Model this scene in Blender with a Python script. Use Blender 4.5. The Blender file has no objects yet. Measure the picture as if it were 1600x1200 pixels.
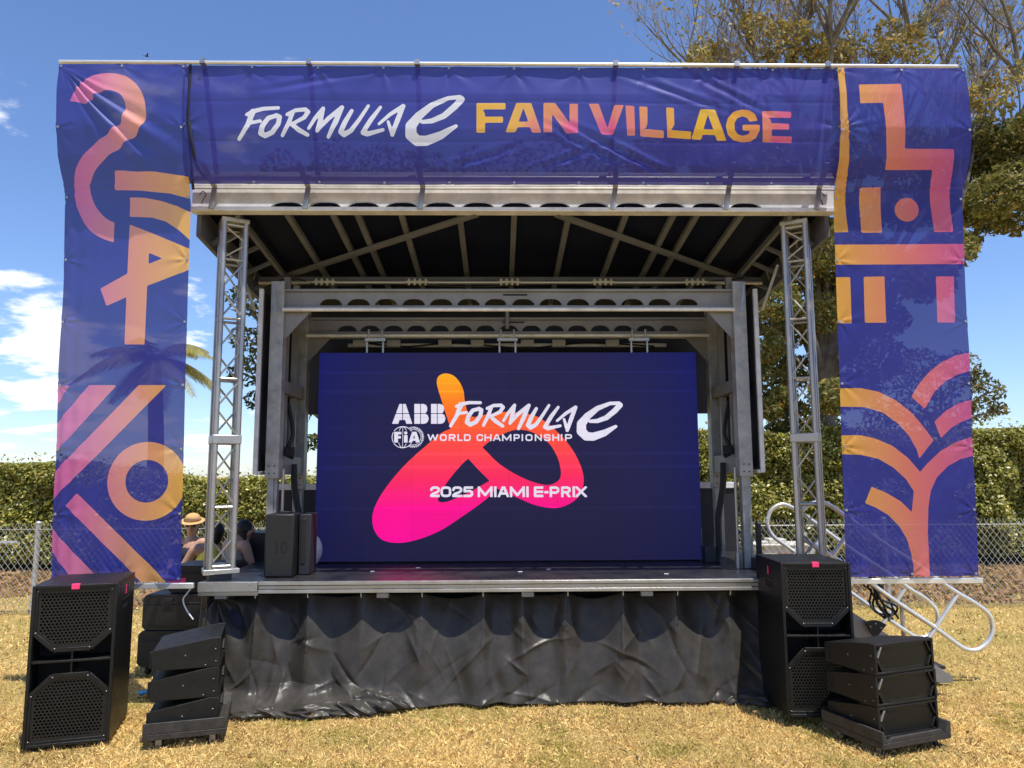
import bpy, bmesh, math, random
import numpy as np
from mathutils import Vector, Matrix

SC = bpy.context.scene
COL = SC.collection
rng = np.random.default_rng(7)
random.seed(7)

# ------------------------------------------------------------------ camera
FPX, PITCH, YAW, ROLL, EYE = 1155.0, math.radians(6.9), math.radians(1.0), math.radians(0.24), 1.9
_f = np.array([math.sin(YAW) * math.cos(PITCH), math.cos(YAW) * math.cos(PITCH), math.sin(PITCH)])
_r0 = np.array([math.cos(YAW), -math.sin(YAW), 0.0])
_u0 = np.cross(_r0, _f)
_R = math.cos(ROLL) * _r0 - math.sin(ROLL) * _u0
_U = math.cos(ROLL) * _u0 + math.sin(ROLL) * _r0
cam = bpy.data.cameras.new("camera")
cam.sensor_width = 36.0
cam.lens = FPX / 1600 * 36.0
cam.clip_end = 2000
cam_o = bpy.data.objects.new("camera", cam)
COL.objects.link(cam_o)
cam_o.matrix_world = Matrix(((_R[0], _U[0], -_f[0], 0), (_R[1], _U[1], -_f[1], 0), (_R[2], _U[2], -_f[2], EYE), (0, 0, 0, 1)))
SC.camera = cam_o

# ------------------------------------------------------------------ light
TO_SUN = Vector((0.20, -0.29, 1.0)).normalized()
EL = math.asin(TO_SUN.z)
AZ = math.atan2(TO_SUN.x, TO_SUN.y)
sun = bpy.data.lights.new("sun", 'SUN')
sun.energy = 4.3
sun.angle = math.radians(0.5)
sun.color = (1.0, 0.955, 0.87)
sun_o = bpy.data.objects.new("sun", sun)
COL.objects.link(sun_o)
sun_o.rotation_euler = TO_SUN.to_track_quat('Z', 'Y').to_euler()
SC.view_settings.view_transform = 'Standard'
SC.view_settings.look = 'None'
EXPO = 0.45
SC.view_settings.exposure = EXPO
SC.view_settings.gamma = 1.0
try:
    SC.cycles.max_bounces = 8
    SC.cycles.transparent_max_bounces = 16
except Exception:
    pass

W = bpy.data.worlds.new("World")
SC.world = W
W.use_nodes = True
nt = W.node_tree
nt.nodes.clear()
def N(tree, t, **kw):
    n = tree.nodes.new(t)
    for k, v in kw.items():
        setattr(n, k, v)
    return n
def mathn(tree, op, a, b=None, clamp=False):
    n = N(tree, 'ShaderNodeMath', operation=op, use_clamp=clamp)
    for i, v in enumerate((a, b)):
        if v is None: continue
        if isinstance(v, (int, float)): n.inputs[i].default_value = v
        else: tree.links.new(v, n.inputs[i])
    return n.outputs[0]
sky = N(nt, 'ShaderNodeTexSky', sky_type='NISHITA')
sky.sun_disc = False
sky.sun_elevation = EL
sky.sun_rotation = AZ
sky.air_density = 1.0
sky.dust_density = 0.25
sky.ozone_density = 2.2
tc = N(nt, 'ShaderNodeTexCoord')
sep = N(nt, 'ShaderNodeSeparateXYZ')
nt.links.new(tc.outputs['Generated'], sep.inputs[0])
# clouds: projected on a flat layer overhead so that they flatten towards the horizon
zc = mathn(nt, 'ADD', mathn(nt, 'MAXIMUM', sep.outputs[2], 0.0), 0.16)
cx = mathn(nt, 'DIVIDE', sep.outputs[0], zc)
cy = mathn(nt, 'DIVIDE', sep.outputs[1], zc)
comb = N(nt, 'ShaderNodeCombineXYZ')
nt.links.new(cx, comb.inputs[0]); nt.links.new(cy, comb.inputs[1])
comb.inputs[2].default_value = 3.1
nz = N(nt, 'ShaderNodeTexNoise')
nz.inputs['Scale'].default_value = 2.7
nz.inputs['Detail'].default_value = 9
nz.inputs['Roughness'].default_value = 0.55
nt.links.new(comb.outputs[0], nz.inputs['Vector'])
# more clouds to the left of the stage, hardly any to the right
left = N(nt, 'ShaderNodeMapRange')
left.inputs[1].default_value = 0.1; left.inputs[2].default_value = -0.55
left.inputs[3].default_value = -0.10; left.inputs[4].default_value = 0.085
nt.links.new(sep.outputs[0], left.inputs[0])
low = N(nt, 'ShaderNodeMapRange')
low.inputs[1].default_value = 0.05; low.inputs[2].default_value = 0.55
low.inputs[3].default_value = 0.0; low.inputs[4].default_value = -0.15
nt.links.new(sep.outputs[2], low.inputs[0])
dens = mathn(nt, 'ADD', mathn(nt, 'ADD', nz.outputs[0], left.outputs[0]), low.outputs[0])
ramp = N(nt, 'ShaderNodeMapRange')
ramp.interpolation_type = 'SMOOTHSTEP'
ramp.inputs[1].default_value = 0.552; ramp.inputs[2].default_value = 0.64
nt.links.new(dens, ramp.inputs[0])
hz = N(nt, 'ShaderNodeMapRange')
hz.inputs[1].default_value = 0.0; hz.inputs[2].default_value = 0.04
nt.links.new(sep.outputs[2], hz.inputs[0])
cm = mathn(nt, 'MULTIPLY', mathn(nt, 'MULTIPLY', ramp.outputs[0], hz.outputs[0]), 0.86)
mixc = N(nt, 'ShaderNodeMixRGB')
nt.links.new(cm, mixc.inputs[0])
tint = N(nt, 'ShaderNodeMixRGB', blend_type='MULTIPLY')
tint.inputs[0].default_value = 1.0
tint.inputs[2].default_value = (0.86, 0.97, 1.20, 1)
nt.links.new(sky.outputs[0], tint.inputs[1])
nt.links.new(tint.outputs[0], mixc.inputs[1])
mixc.inputs[2].default_value = (7.6, 7.9, 8.4, 1)
bg = N(nt, 'ShaderNodeBackground')
bg.inputs['Strength'].default_value = 0.115
nt.links.new(mixc.outputs[0], bg.inputs['Color'])
wo = N(nt, 'ShaderNodeOutputWorld')
nt.links.new(bg.outputs[0], wo.inputs['Surface'])

# ------------------------------------------------------------------ tracing helpers
CAM = np.array([0, 0, EYE])
def ray(px, py):
    return _f + _R * (px - 800) / FPX - _U * (py - 600) / FPX
def atY(px, py, y):
    d = ray(px, py); return CAM + d * (y / d[1])
def atZ(px, py, z):
    d = ray(px, py); return CAM + d * ((z - EYE) / d[2])

# ------------------------------------------------------------------ noise
def _hash(ix, iy, s):
    h = (ix.astype(np.int64) * 374761393 + iy.astype(np.int64) * 668265263 + s * 974634777) & 0x7fffffff
    h = ((h ^ (h >> 13)) * 1274126177) & 0x7fffffff
    h = h ^ (h >> 16)
    return (h & 0xffff) / 65535.0
def vnoise(x, y, s=0):
    x = np.asarray(x, float); y = np.asarray(y, float)
    ix, iy = np.floor(x), np.floor(y)
    fx, fy = x - ix, y - iy
    fx = fx * fx * fx * (fx * (fx * 6 - 15) + 10); fy = fy * fy * fy * (fy * (fy * 6 - 15) + 10)
    a = _hash(ix, iy, s); b = _hash(ix + 1, iy, s); c = _hash(ix, iy + 1, s); d = _hash(ix + 1, iy + 1, s)
    return (a + (b - a) * fx) * (1 - fy) + (c + (d - c) * fx) * fy
def fbm(x, y, s=0, o=4):
    t = 0; a = 0.5
    for i in range(o):
        t = t + a * vnoise(x * 2 ** i, y * 2 ** i, s + i * 17); a *= 0.5
    return t

# ------------------------------------------------------------------ materials
def lin(c):
    return tuple(((v / 255) / 12.92 if v / 255 <= 0.04045 else ((v / 255 + 0.055) / 1.055) ** 2.4) for v in c)
def mat(name, col, rough=0.5, metal=0.0, var=0.15, vscale=6.0, bump=0.0, bscale=60.0, spec=0.5, rvar=0.0):
    m = bpy.data.materials.new(name)
    m.use_nodes = True
    t = m.node_tree
    p = t.nodes['Principled BSDF']
    p.inputs['Roughness'].default_value = rough
    p.inputs['Metallic'].default_value = metal
    p.inputs['Specular IOR Level'].default_value = spec
    co = N(t, 'ShaderNodeTexCoord')
    nz = N(t, 'ShaderNodeTexNoise')
    nz.inputs['Scale'].default_value = vscale
    nz.inputs['Detail'].default_value = 6
    nz.inputs['Roughness'].default_value = 0.65
    t.links.new(co.outputs['Object'], nz.inputs['Vector'])
    mr = N(t, 'ShaderNodeMapRange')
    mr.inputs[1].default_value = 0.3; mr.inputs[2].default_value = 0.7
    mr.inputs[3].default_value = 1 - var; mr.inputs[4].default_value = 1 + var
    t.links.new(nz.outputs[0], mr.inputs[0])
    vm = N(t, 'ShaderNodeVectorMath', operation='SCALE')
    vm.inputs[0].default_value = col[:3]
    t.links.new(mr.outputs[0], vm.inputs['Scale'])
    t.links.new(vm.outputs[0], p.inputs['Base Color'])
    if rvar:
        mr2 = N(t, 'ShaderNodeMapRange')
        mr2.inputs[1].default_value = 0.35; mr2.inputs[2].default_value = 0.65
        mr2.inputs[3].default_value = rough - rvar; mr2.inputs[4].default_value = rough + rvar
        t.links.new(nz.outputs[0], mr2.inputs[0])
        t.links.new(mr2.outputs[0], p.inputs['Roughness'])
    if bump:
        n2 = N(t, 'ShaderNodeTexNoise')
        n2.inputs['Scale'].default_value = bscale
        n2.inputs['Detail'].default_value = 3
        t.links.new(co.outputs['Object'], n2.inputs['Vector'])
        b = N(t, 'ShaderNodeBump')
        b.inputs['Strength'].default_value = bump
        b.inputs['Distance'].default_value = 0.01
        t.links.new(n2.outputs[0], b.inputs['Height'])
        t.links.new(b.outputs[0], p.inputs['Normal'])
    return m
def leafmat(name, rough=0.45, trans=0.35, spec=0.4):
    m = bpy.data.materials.new(name); m.use_nodes = True
    t = m.node_tree; p = t.nodes['Principled BSDF']; out = t.nodes['Material Output']
    at = N(t, 'ShaderNodeAttribute', attribute_name='Col')
    p.inputs['Roughness'].default_value = rough
    p.inputs['Specular IOR Level'].default_value = spec
    t.links.new(at.outputs['Color'], p.inputs['Base Color'])
    tr = N(t, 'ShaderNodeBsdfTranslucent')
    t.links.new(at.outputs['Color'], tr.inputs['Color'])
    mx = N(t, 'ShaderNodeMixShader'); mx.inputs[0].default_value = trans
    t.links.new(p.outputs[0], mx.inputs[1]); t.links.new(tr.outputs[0], mx.inputs[2])
    t.links.new(mx.outputs[0], out.inputs['Surface'])
    return m
def bannermat(name, col=None, see=0.2, trans=0.28):
    """printed mesh fabric: partly open weave, partly translucent thread"""
    m = bpy.data.materials.new(name); m.use_nodes = True
    t = m.node_tree; p = t.nodes['Principled BSDF']; out = t.nodes['Material Output']
    p.inputs['Roughness'].default_value = 0.48
    p.inputs['Specular IOR Level'].default_value = 0.30
    tr = N(t, 'ShaderNodeBsdfTranslucent')
    if col is None:
        at = N(t, 'ShaderNodeAttribute', attribute_name='Col'); src = at.outputs['Color']
    else:
        co = N(t, 'ShaderNodeTexCoord'); nz = N(t, 'ShaderNodeTexNoise')
        nz.inputs['Scale'].default_value = 3.0; nz.inputs['Detail'].default_value = 5
        t.links.new(co.outputs['Object'], nz.inputs['Vector'])
        mr = N(t, 'ShaderNodeMapRange'); mr.inputs[1].default_value = 0.3; mr.inputs[2].default_value = 0.7
        mr.inputs[3].default_value = 0.9; mr.inputs[4].default_value = 1.12
        t.links.new(nz.outputs[0], mr.inputs[0])
        vm = N(t, 'ShaderNodeVectorMath', operation='SCALE'); vm.inputs[0].default_value = col
        t.links.new(mr.outputs[0], vm.inputs['Scale']); src = vm.outputs[0]
    t.links.new(src, p.inputs['Base Color']); t.links.new(src, tr.inputs['Color'])
    tp = N(t, 'ShaderNodeBsdfTransparent')
    m1 = N(t, 'ShaderNodeMixShader'); m1.inputs[0].default_value = trans
    t.links.new(p.outputs[0], m1.inputs[1]); t.links.new(tr.outputs[0], m1.inputs[2])
    m2 = N(t, 'ShaderNodeMixShader'); m2.inputs[0].default_value = see
    t.links.new(m1.outputs[0], m2.inputs[1]); t.links.new(tp.outputs[0], m2.inputs[2])
    t.links.new(m2.outputs[0], out.inputs['Surface'])
    return m
def ledmat(name, col=None, strength=1.0, lines=0.18):
    m = bpy.data.materials.new(name); m.use_nodes = True
    t = m.node_tree; out = t.nodes['Material Output']; t.nodes.remove(t.nodes['Principled BSDF'])
    at = N(t, 'ShaderNodeAttribute', attribute_name='Col')
    co = N(t, 'ShaderNodeTexCoord'); sp = N(t, 'ShaderNodeSeparateXYZ')
    t.links.new(co.outputs['Object'], sp.inputs[0])
    w = N(t, 'ShaderNodeTexNoise'); w.noise_dimensions = '1D'
    w.inputs['Scale'].default_value = 14.0; w.inputs['Detail'].default_value = 3.0
    t.links.new(sp.outputs[2], w.inputs['W'])
    mr = N(t, 'ShaderNodeMapRange'); mr.inputs[1].default_value = 0.58; mr.inputs[2].default_value = 0.7
    mr.inputs[3].default_value = 1.0; mr.inputs[4].default_value = 1.0 + lines * 2
    t.links.new(w.outputs[0], mr.inputs[0])
    # pixel rows
    rw = mathn(t, 'SINE', mathn(t, 'MULTIPLY', sp.outputs[2], 2 * math.pi / 0.0234))
    rw = mathn(t, 'ADD', mathn(t, 'MULTIPLY', rw, lines * 0.35), 1.0)
    # joints between the half metre cabinets and slight differences from cabinet to cabinet
    sw = 1.0
    for ax in (0, 2):
        fr = mathn(t, 'ABSOLUTE', mathn(t, 'SUBTRACT', mathn(t, 'FRACT', mathn(t, 'ADD', mathn(t, 'DIVIDE', sp.outputs[ax], 0.5), 20.0 if ax == 0 else 20.03)), 0.5))
        sm = N(t, 'ShaderNodeMapRange'); sm.inputs[1].default_value = 0.488; sm.inputs[2].default_value = 0.497
        sm.inputs[3].default_value = 1.0; sm.inputs[4].default_value = 0.84
        t.links.new(fr, sm.inputs[0]); sw = mathn(t, 'MULTIPLY', sm.outputs[0], sw)
    sn = N(t, 'ShaderNodeVectorMath', operation='SNAP'); sn.inputs[1].default_value = (0.5, 5.0, 0.25)
    t.links.new(co.outputs['Object'], sn.inputs[0])
    wn = N(t, 'ShaderNodeTexWhiteNoise'); wn.noise_dimensions = '3D'; t.links.new(sn.outputs[0], wn.inputs['Vector'])
    sw = mathn(t, 'MULTIPLY', sw, mathn(t, 'ADD', mathn(t, 'MULTIPLY', wn.outputs['Value'], 0.07), 0.965))
    st = mathn(t, 'MULTIPLY', mathn(t, 'MULTIPLY', mathn(t, 'MULTIPLY', mr.outputs[0], rw), strength), sw)
    e = N(t, 'ShaderNodeEmission')
    t.links.new(at.outputs['Color'], e.inputs['Color']); t.links.new(st, e.inputs['Strength'])
    g = N(t, 'ShaderNodeBsdfGlossy'); g.inputs['Roughness'].default_value = 0.5
    g.inputs['Color'].default_value = (0.02, 0.02, 0.02, 1)
    a = N(t, 'ShaderNodeAddShader')
    t.links.new(e.outputs[0], a.inputs[0]); t.links.new(g.outputs[0], a.inputs[1])
    t.links.new(a.outputs[0], out.inputs['Surface'])
    return m

M = {}
M['alu'] = mat('aluminium', (0.41, 0.405, 0.395), 0.40, 0.75, 0.18, 5, 0.05, 90, rvar=0.08)
M['alu_rail'] = mat('aluminium_tube', (0.80, 0.79, 0.77), 0.34, 0.6, 0.1, 8)
M['white'] = mat('white_painted_metal', (0.76, 0.76, 0.77), 0.42, 0.1, 0.22, 5, 0.05, 30, rvar=0.1)
M['rafter'] = mat('dull_grey_metal', (0.15, 0.16, 0.19), 0.6, 0.1, 0.16, 4, 0.05, 40, spec=0.3)
M['grey'] = mat('grey_painted_metal', (0.25, 0.24, 0.23), 0.5, 0.2, 0.16, 4, 0.05, 40)
M['post'] = mat('galvanised_post', (0.37, 0.365, 0.355), 0.45, 0.3, 0.30, 9, 0.08, 60, rvar=0.1)
M['dark'] = mat('dark_lining', (0.020, 0.020, 0.026), 0.6, 0, 0.25, 3)
M['roofdark'] = mat('roof_lining', (0.006, 0.009, 0.026), 0.6, 0, 0.25, 1.5, spec=0.08)
M['black'] = mat('black_textured_paint', (0.010, 0.0095, 0.0085), 0.42, 0, 0.3, 14, 0.3, 260, spec=0.35, rvar=0.07)
M['blackg'] = mat('black_perforated_steel', (0.013, 0.012, 0.010), 0.45, 0.1, 0.3, 20)
M['void'] = mat('dark_inside', (0.004, 0.004, 0.004), 0.8, 0, 0.1)
M['case'] = mat('dark_plastic_case', (0.011, 0.011, 0.0115), 0.45, 0, 0.25, 9, 0.2, 150)
M['edge'] = mat('worn_edge_metal', (0.35, 0.34, 0.33), 0.35, 0.7, 0.2, 20)
M['wood'] = mat('black_painted_plywood', (0.035, 0.031, 0.027), 0.6, 0, 0.45, 12, 0.3, 80)
M['deck'] = mat('black_deck', (0.022, 0.022, 0.024), 0.33, 0, 0.4, 4, 0.1, 50, rvar=0.1)
M['vinyl'] = mat('black_vinyl_sheet', (0.046, 0.041, 0.035), 0.37, 0, 0.30, 7, 0.15, 18, spec=0.26, rvar=0.06)
M['pink'] = mat('pink_tape', lin((250, 60, 120)), 0.6, 0, 0.1)
M['blue'] = bannermat('blue_mesh_fabric', lin((53, 58, 148)), 0.095, 0.26)
M['hblue'] = bannermat('blue_header_fabric', lin((59, 59, 150)), 0.075, 0.22)
M['print'] = bannermat('printed_mesh_fabric', None, 0.09, 0.3)
M['hprint'] = bannermat('printed_header_fabric', None, 0.07, 0.25)
M['led'] = ledmat('led_picture', None, 2 ** -EXPO, 0.13)
M['ledw'] = ledmat('led_lettering', None, 2 ** -EXPO, 0.05)
M['leaf'] = leafmat('leaf', 0.55, 0.3, 0.25)
M['hleaf'] = leafmat('hedge_leaf', 0.36, 0.28, 0.55)
M['blade'] = leafmat('dry_grass_blade', 0.6, 0.25, 0.25)
M['bark'] = mat('bark', (0.17, 0.145, 0.115), 0.85, 0, 0.55, 4, 1.0, 9)
M['twig'] = mat('twig_bark', (0.26, 0.23, 0.21), 0.8, 0, 0.25, 5)
M['skin'] = mat('skin', (0.46, 0.26, 0.18), 0.5, 0, 0.08)
M['hair'] = mat('dark_hair', (0.014, 0.011, 0.010), 0.5, 0, 0.3, 40, 0.5, 120)
M['straw'] = mat('straw_hat', (0.62, 0.36, 0.14), 0.8, 0, 0.2, 30, 0.5, 160)
M['yellow'] = mat('yellow_cloth', (0.88, 0.74, 0.10), 0.85, 0, 0.1)
M['navy'] = mat('navy_cloth', (0.02, 0.02, 0.04), 0.85, 0, 0.2)
M['stone'] = mat('stone_grey_cloth', (0.30, 0.27, 0.22), 0.85, 0, 0.15)
M['glass'] = mat('dark_lens', (0.01, 0.01, 0.012), 0.15, 0, 0.05)
M['galv'] = mat('galvanised_wire', (0.52, 0.52, 0.51), 0.5, 0.5, 0.2, 3)
M['bag'] = mat('white_plastic_bag', (0.55, 0.55, 0.56), 0.4, 0, 0.12, 20, 0.6, 25)
M['rubber'] = mat('rubber', (0.012, 0.012, 0.012), 0.7, 0, 0.2)
M['cream'] = mat('cream_enamel', (0.60, 0.57, 0.50), 0.5, 0, 0.1)
M['ink'] = mat('black_ink', (0.004, 0.004, 0.004), 0.6, 0, 0.05)
M['brown'] = mat('vent_brown', (0.30, 0.2, 0.13), 0.7, 0, 0.2)
M['core'] = mat('hedge_inner_shade', (0.022, 0.028, 0.010), 0.9, 0, 0.5, 10)  # near-black green, the shade deep in the hedges put into the colour
M['cyan'] = mat('blue_cloth', lin((70, 150, 200)), 0.8, 0, 0.1)

# ------------------------------------------------------------------ object helpers
def tag(o, label=None, cat=None, group=None, kind=None):
    if label: o['label'] = label
    if cat: o['category'] = cat
    if group: o['group'] = group
    if kind: o['kind'] = kind
    return o
def thing(name, label, cat, loc=(0, 0, 0), rz=0.0, group=None):
    o = bpy.data.objects.new(name, None); COL.objects.link(o)
    o.location = loc; o.rotation_euler = (0, 0, rz); o.empty_display_size = 0.2
    return tag(o, label, cat, group)
def link(name, me, m, parent=None, smooth=True, angle=40):
    for mm in (m if isinstance(m, (list, tuple)) else [m]):
        me.materials.append(M[mm] if isinstance(mm, str) else mm)
    if smooth:
        me.shade_smooth()
        me.set_sharp_from_angle(angle=math.radians(angle))
    o = bpy.data.objects.new(name, me); COL.objects.link(o)
    if parent is not None: o.parent = parent
    return o
def bevel(o, w=0.006, seg=2):
    b = o.modifiers.new('bevel', 'BEVEL'); b.width = w; b.segments = seg; b.limit_method = 'ANGLE'; b.angle_limit = math.radians(40)
    b.harden_normals = False
    return o
def copy_tree(o, parent=None):
    c = o.copy(); COL.objects.link(c)
    if parent is not None: c.parent = parent
    for ch in list(o.children): copy_tree(ch, c)
    return c
class MB:
    def __init__(s): s.v = []; s.f = []; s.mi = []; s.cur = 0
    def add(s, vs, fs):
        b = len(s.v); s.v += [tuple(map(float, p)) for p in vs]
        for f in fs: s.f.append(tuple(b + i for i in f)); s.mi.append(s.cur)
        return s
    def box(s, x0, x1, y0, y1, z0, z1):
        return s.add([(x0, y0, z0), (x1, y0, z0), (x1, y1, z0), (x0, y1, z0), (x0, y0, z1), (x1, y0, z1), (x1, y1, z1), (x0, y1, z1)],
                     [(0, 3, 2, 1), (4, 5, 6, 7), (0, 1, 5, 4), (1, 2, 6, 5), (2, 3, 7, 6), (3, 0, 4, 7)])
    def bar(s, p, q, w, h, up=(0, 0, 1)):
        p, q = Vector(p), Vector(q); d = (q - p).normalized(); u = Vector(up)
        sd = d.cross(u).normalized(); u = sd.cross(d)
        sd *= w / 2; u *= h / 2
        c = [p - sd - u, p + sd - u, p + sd + u, p - sd + u, q - sd - u, q + sd - u, q + sd + u, q - sd + u]
        return s.add(c, [(0, 1, 2, 3), (7, 6, 5, 4), (0, 4, 5, 1), (1, 5, 6, 2), (2, 6, 7, 3), (3, 7, 4, 0)])
    def tube(s, pts, r, n=8, cap=True):
        pts = [Vector(p) for p in pts]
        rs = r if isinstance(r, (list, tuple, np.ndarray)) else [r] * len(pts)
        ref = None; rings = []
        for i, p in enumerate(pts):
            d = (pts[min(i + 1, len(pts) - 1)] - pts[max(i - 1, 0)])
            d = d.normalized() if d.length > 1e-9 else Vector((0, 0, 1))
            if ref is None:
                ref = d.cross(Vector((0.3, 0.2, 1))); 
                if ref.length < 1e-3: ref = d.cross(Vector((1, 0, 0)))
            a = (ref - d * ref.dot(d)).normalized(); ref = a; b = d.cross(a)
            rings.append([p + (a * math.cos(2 * math.pi * k / n) + b * math.sin(2 * math.pi * k / n)) * rs[i] for k in range(n)])
        vs = [q for g in rings for q in g]; fs = []
        for i in range(len(pts) - 1):
            for k in range(n):
                fs.append((i * n + k, i * n + (k + 1) % n, (i + 1) * n + (k + 1) % n, (i + 1) * n + k))
        if cap:
            fs.append(tuple(range(n - 1, -1, -1))); fs.append(tuple((len(pts) - 1) * n + k for k in range(n)))
        return s.add(vs, fs)
    def prism(s, poly, fn, d0, d1):
        """poly: list of (a,b); fn(a,b,d)->xyz; extruded from d0 to d1"""
        n = len(poly)
        vs = [fn(a, b, d0) for a, b in poly] + [fn(a, b, d1) for a, b in poly]
        fs = [tuple(range(n)), tuple(range(2 * n - 1, n - 1, -1))]
        for i in range(n):
            j = (i + 1) % n; fs.append((i, n + i, n + j, j))
        return s.add(vs, fs)
    def ball(s, c, r, n=10, m=8):
        rx, ry, rz = r if isinstance(r, (tuple, list)) else (r, r, r)
        vs = [(c[0], c[1], c[2] - rz)]
        for j in range(1, m):
            t = -math.pi / 2 + math.pi * j / m
            for k in range(n):
                a = 2 * math.pi * k / n
                vs.append((c[0] + rx * math.cos(t) * math.cos(a), c[1] + ry * math.cos(t) * math.sin(a), c[2] + rz * math.sin(t)))
        vs.append((c[0], c[1], c[2] + rz)); fs = []
        for k in range(n): fs.append((0, 1 + (k + 1) % n, 1 + k))
        for j in range(m - 2):
            for k in range(n):
                a = 1 + j * n; fs.append((a + k, a + (k + 1) % n, a + n + (k + 1) % n, a + n + k))
        t = 1 + (m - 2) * n; e = len(vs) - 1
        for k in range(n): fs.append((t + k, t + (k + 1) % n, e))
        return s.add(vs, fs)
    def build(s, name, m, parent=None, smooth=True, angle=40, fix=True):
        me = bpy.data.meshes.new(name); me.from_pydata(s.v, [], s.f)
        if fix:
            bm = bmesh.new(); bm.from_mesh(me)
            bmesh.ops.recalc_face_normals(bm, faces=bm.faces)
            bm.to_mesh(me); bm.free()
        if any(s.mi): me.polygons.foreach_set('material_index', s.mi)
        return link(name, me, m, parent, smooth, angle)
def smooth_path(pts, k=6):
    pts = [np.array(p, float) for p in pts]; out = []
    for i in range(len(pts) - 1):
        p0 = pts[max(i - 1, 0)]; p1 = pts[i]; p2 = pts[i + 1]; p3 = pts[min(i + 2, len(pts) - 1)]
        for j in range(k):
            t = j / k
            out.append(0.5 * ((2 * p1) + (-p0 + p2) * t + (2 * p0 - 5 * p1 + 4 * p2 - p3) * t * t + (-p0 + 3 * p1 - 3 * p2 + p3) * t ** 3))
    out.append(pts[-1]); return out
def raw_mesh(name, verts, loops, nper, cols=None):
    """fast mesh of n-gons that all have nper corners; cols per vertex"""
    me = bpy.data.meshes.new(name)
    nv = len(verts); nf = len(loops) // nper
    me.vertices.add(nv); me.vertices.foreach_set('co', np.asarray(verts, np.float32).ravel())
    me.loops.add(len(loops)); me.loops.foreach_set('vertex_index', np.asarray(loops, np.int32))
    me.polygons.add(nf); me.polygons.foreach_set('loop_start', np.arange(0, nf * nper, nper, dtype=np.int32))
    me.update(calc_edges=True); me.validate()
    if cols is not None:
        a = me.color_attributes.new('Col', 'FLOAT_COLOR', 'POINT')
        c = np.ones((nv, 4), np.float32); c[:, :3] = cols
        a.data.foreach_set('color', c.ravel())
    return me

# ------------------------------------------------------------------ drawing by signed distance
def sd_poly(X, Z, poly):
    P = np.asarray(poly, float); out = np.full(X.shape, 9.0)
    m = (X > P[:, 0].min() - 0.1) & (X < P[:, 0].max() + 0.1) & (Z > P[:, 1].min() - 0.1) & (Z < P[:, 1].max() + 0.1)
    if not m.any(): return out
    x, z = X[m], Z[m]; d = np.full(x.shape, 1e9); ins = np.zeros(x.shape, bool)
    for i in range(len(P)):
        a, b = P[i - 1], P[i]; e = b - a; L = e @ e + 1e-18
        t = np.clip(((x - a[0]) * e[0] + (z - a[1]) * e[1]) / L, 0, 1)
        d = np.minimum(d, (x - a[0] - t * e[0]) ** 2 + (z - a[1] - t * e[1]) ** 2)
        c = (a[1] > z) != (b[1] > z)
        with np.errstate(divide='ignore', invalid='ignore'):
            xi = a[0] + (z - a[1]) * e[0] / (e[1] if abs(e[1]) > 1e-12 else 1e-12)
        ins ^= c & (x < xi)
    d = np.sqrt(d); out[m] = np.where(ins, -d, d); return out
def sd_stroke(X, Z, pts, r):
    P = np.asarray(pts, float); rs = np.asarray(r if hasattr(r, '__len__') else [r] * len(P), float)
    out = np.full(X.shape, 9.0); g = rs.max() + 0.1
    m = (X > P[:, 0].min() - g) & (X < P[:, 0].max() + g) & (Z > P[:, 1].min() - g) & (Z < P[:, 1].max() + g)
    x, z = X[m], Z[m]; d = np.full(x.shape, 9.0)
    for i in range(len(P) - 1):
        a, b = P[i], P[i + 1]; e = b - a; L = e @ e + 1e-18
        t = np.clip(((x - a[0]) * e[0] + (z - a[1]) * e[1]) / L, 0, 1)
        d = np.minimum(d, np.hypot(x - a[0] - t * e[0], z - a[1] - t * e[1]) - (rs[i] + (rs[i + 1] - rs[i]) * t))
    out[m] = d; return out
def sd_circle(X, Z, c, r): return np.hypot(X - c[0], Z - c[1]) - r
def march(PX, PZ, S, both=True):
    """grid of points (rows, cols), S<0 inside. returns points (n,2), faces, face material (1 inside)"""
    S = np.where(np.abs(S) < 1e-6, 1e-6, S)
    nr, nc = S.shape; pts = np.stack([PX.ravel(), PZ.ravel()], 1); extra = []; ecache = {}
    s = S < 0; idx = np.arange(nr * nc).reshape(nr, nc)
    a, b, c, d = idx[:-1, :-1], idx[:-1, 1:], idx[1:, 1:], idx[1:, :-1]
    cnt = s[:-1, :-1].astype(int) + s[:-1, 1:] + s[1:, 1:] + s[1:, :-1]
    q = np.stack([a, b, c, d], -1)
    faces = [tuple(t) for t in q[cnt == 4].tolist()]; mats = [1] * len(faces)
    if both:
        o = [tuple(t) for t in q[cnt == 0].tolist()]; faces += o; mats += [0] * len(o)
    Sf = S.ravel(); sf = s.ravel(); base = nr * nc
    def ev(i, j):
        k = (i, j) if i < j else (j, i)
        if k not in ecache:
            t = Sf[i] / (Sf[i] - Sf[j]); ecache[k] = base + len(extra); extra.append(pts[i] + (pts[j] - pts[i]) * t)
        return ecache[k]
    for cell in q[(cnt > 0) & (cnt < 4)].tolist():
        pin, pout = [], []
        for k in range(4):
            i, j = cell[k], cell[(k + 1) % 4]
            (pin if sf[i] else pout).append(i)
            if sf[i] != sf[j]:
                e = ev(i, j); pin.append(e); pout.append(e)
        if len(pin) > 2: faces.append(tuple(pin)); mats.append(1)
        if both and len(pout) > 2: faces.append(tuple(pout)); mats.append(0)
    if extra: pts = np.vstack([pts, np.array(extra)])
    used = np.unique(np.concatenate([np.array(f) for f in faces])) if faces else np.array([], int)
    remap = -np.ones(len(pts), int); remap[used] = np.arange(len(used))
    return pts[used], [tuple(int(remap[i]) for i in f) for f in faces], mats
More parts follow.
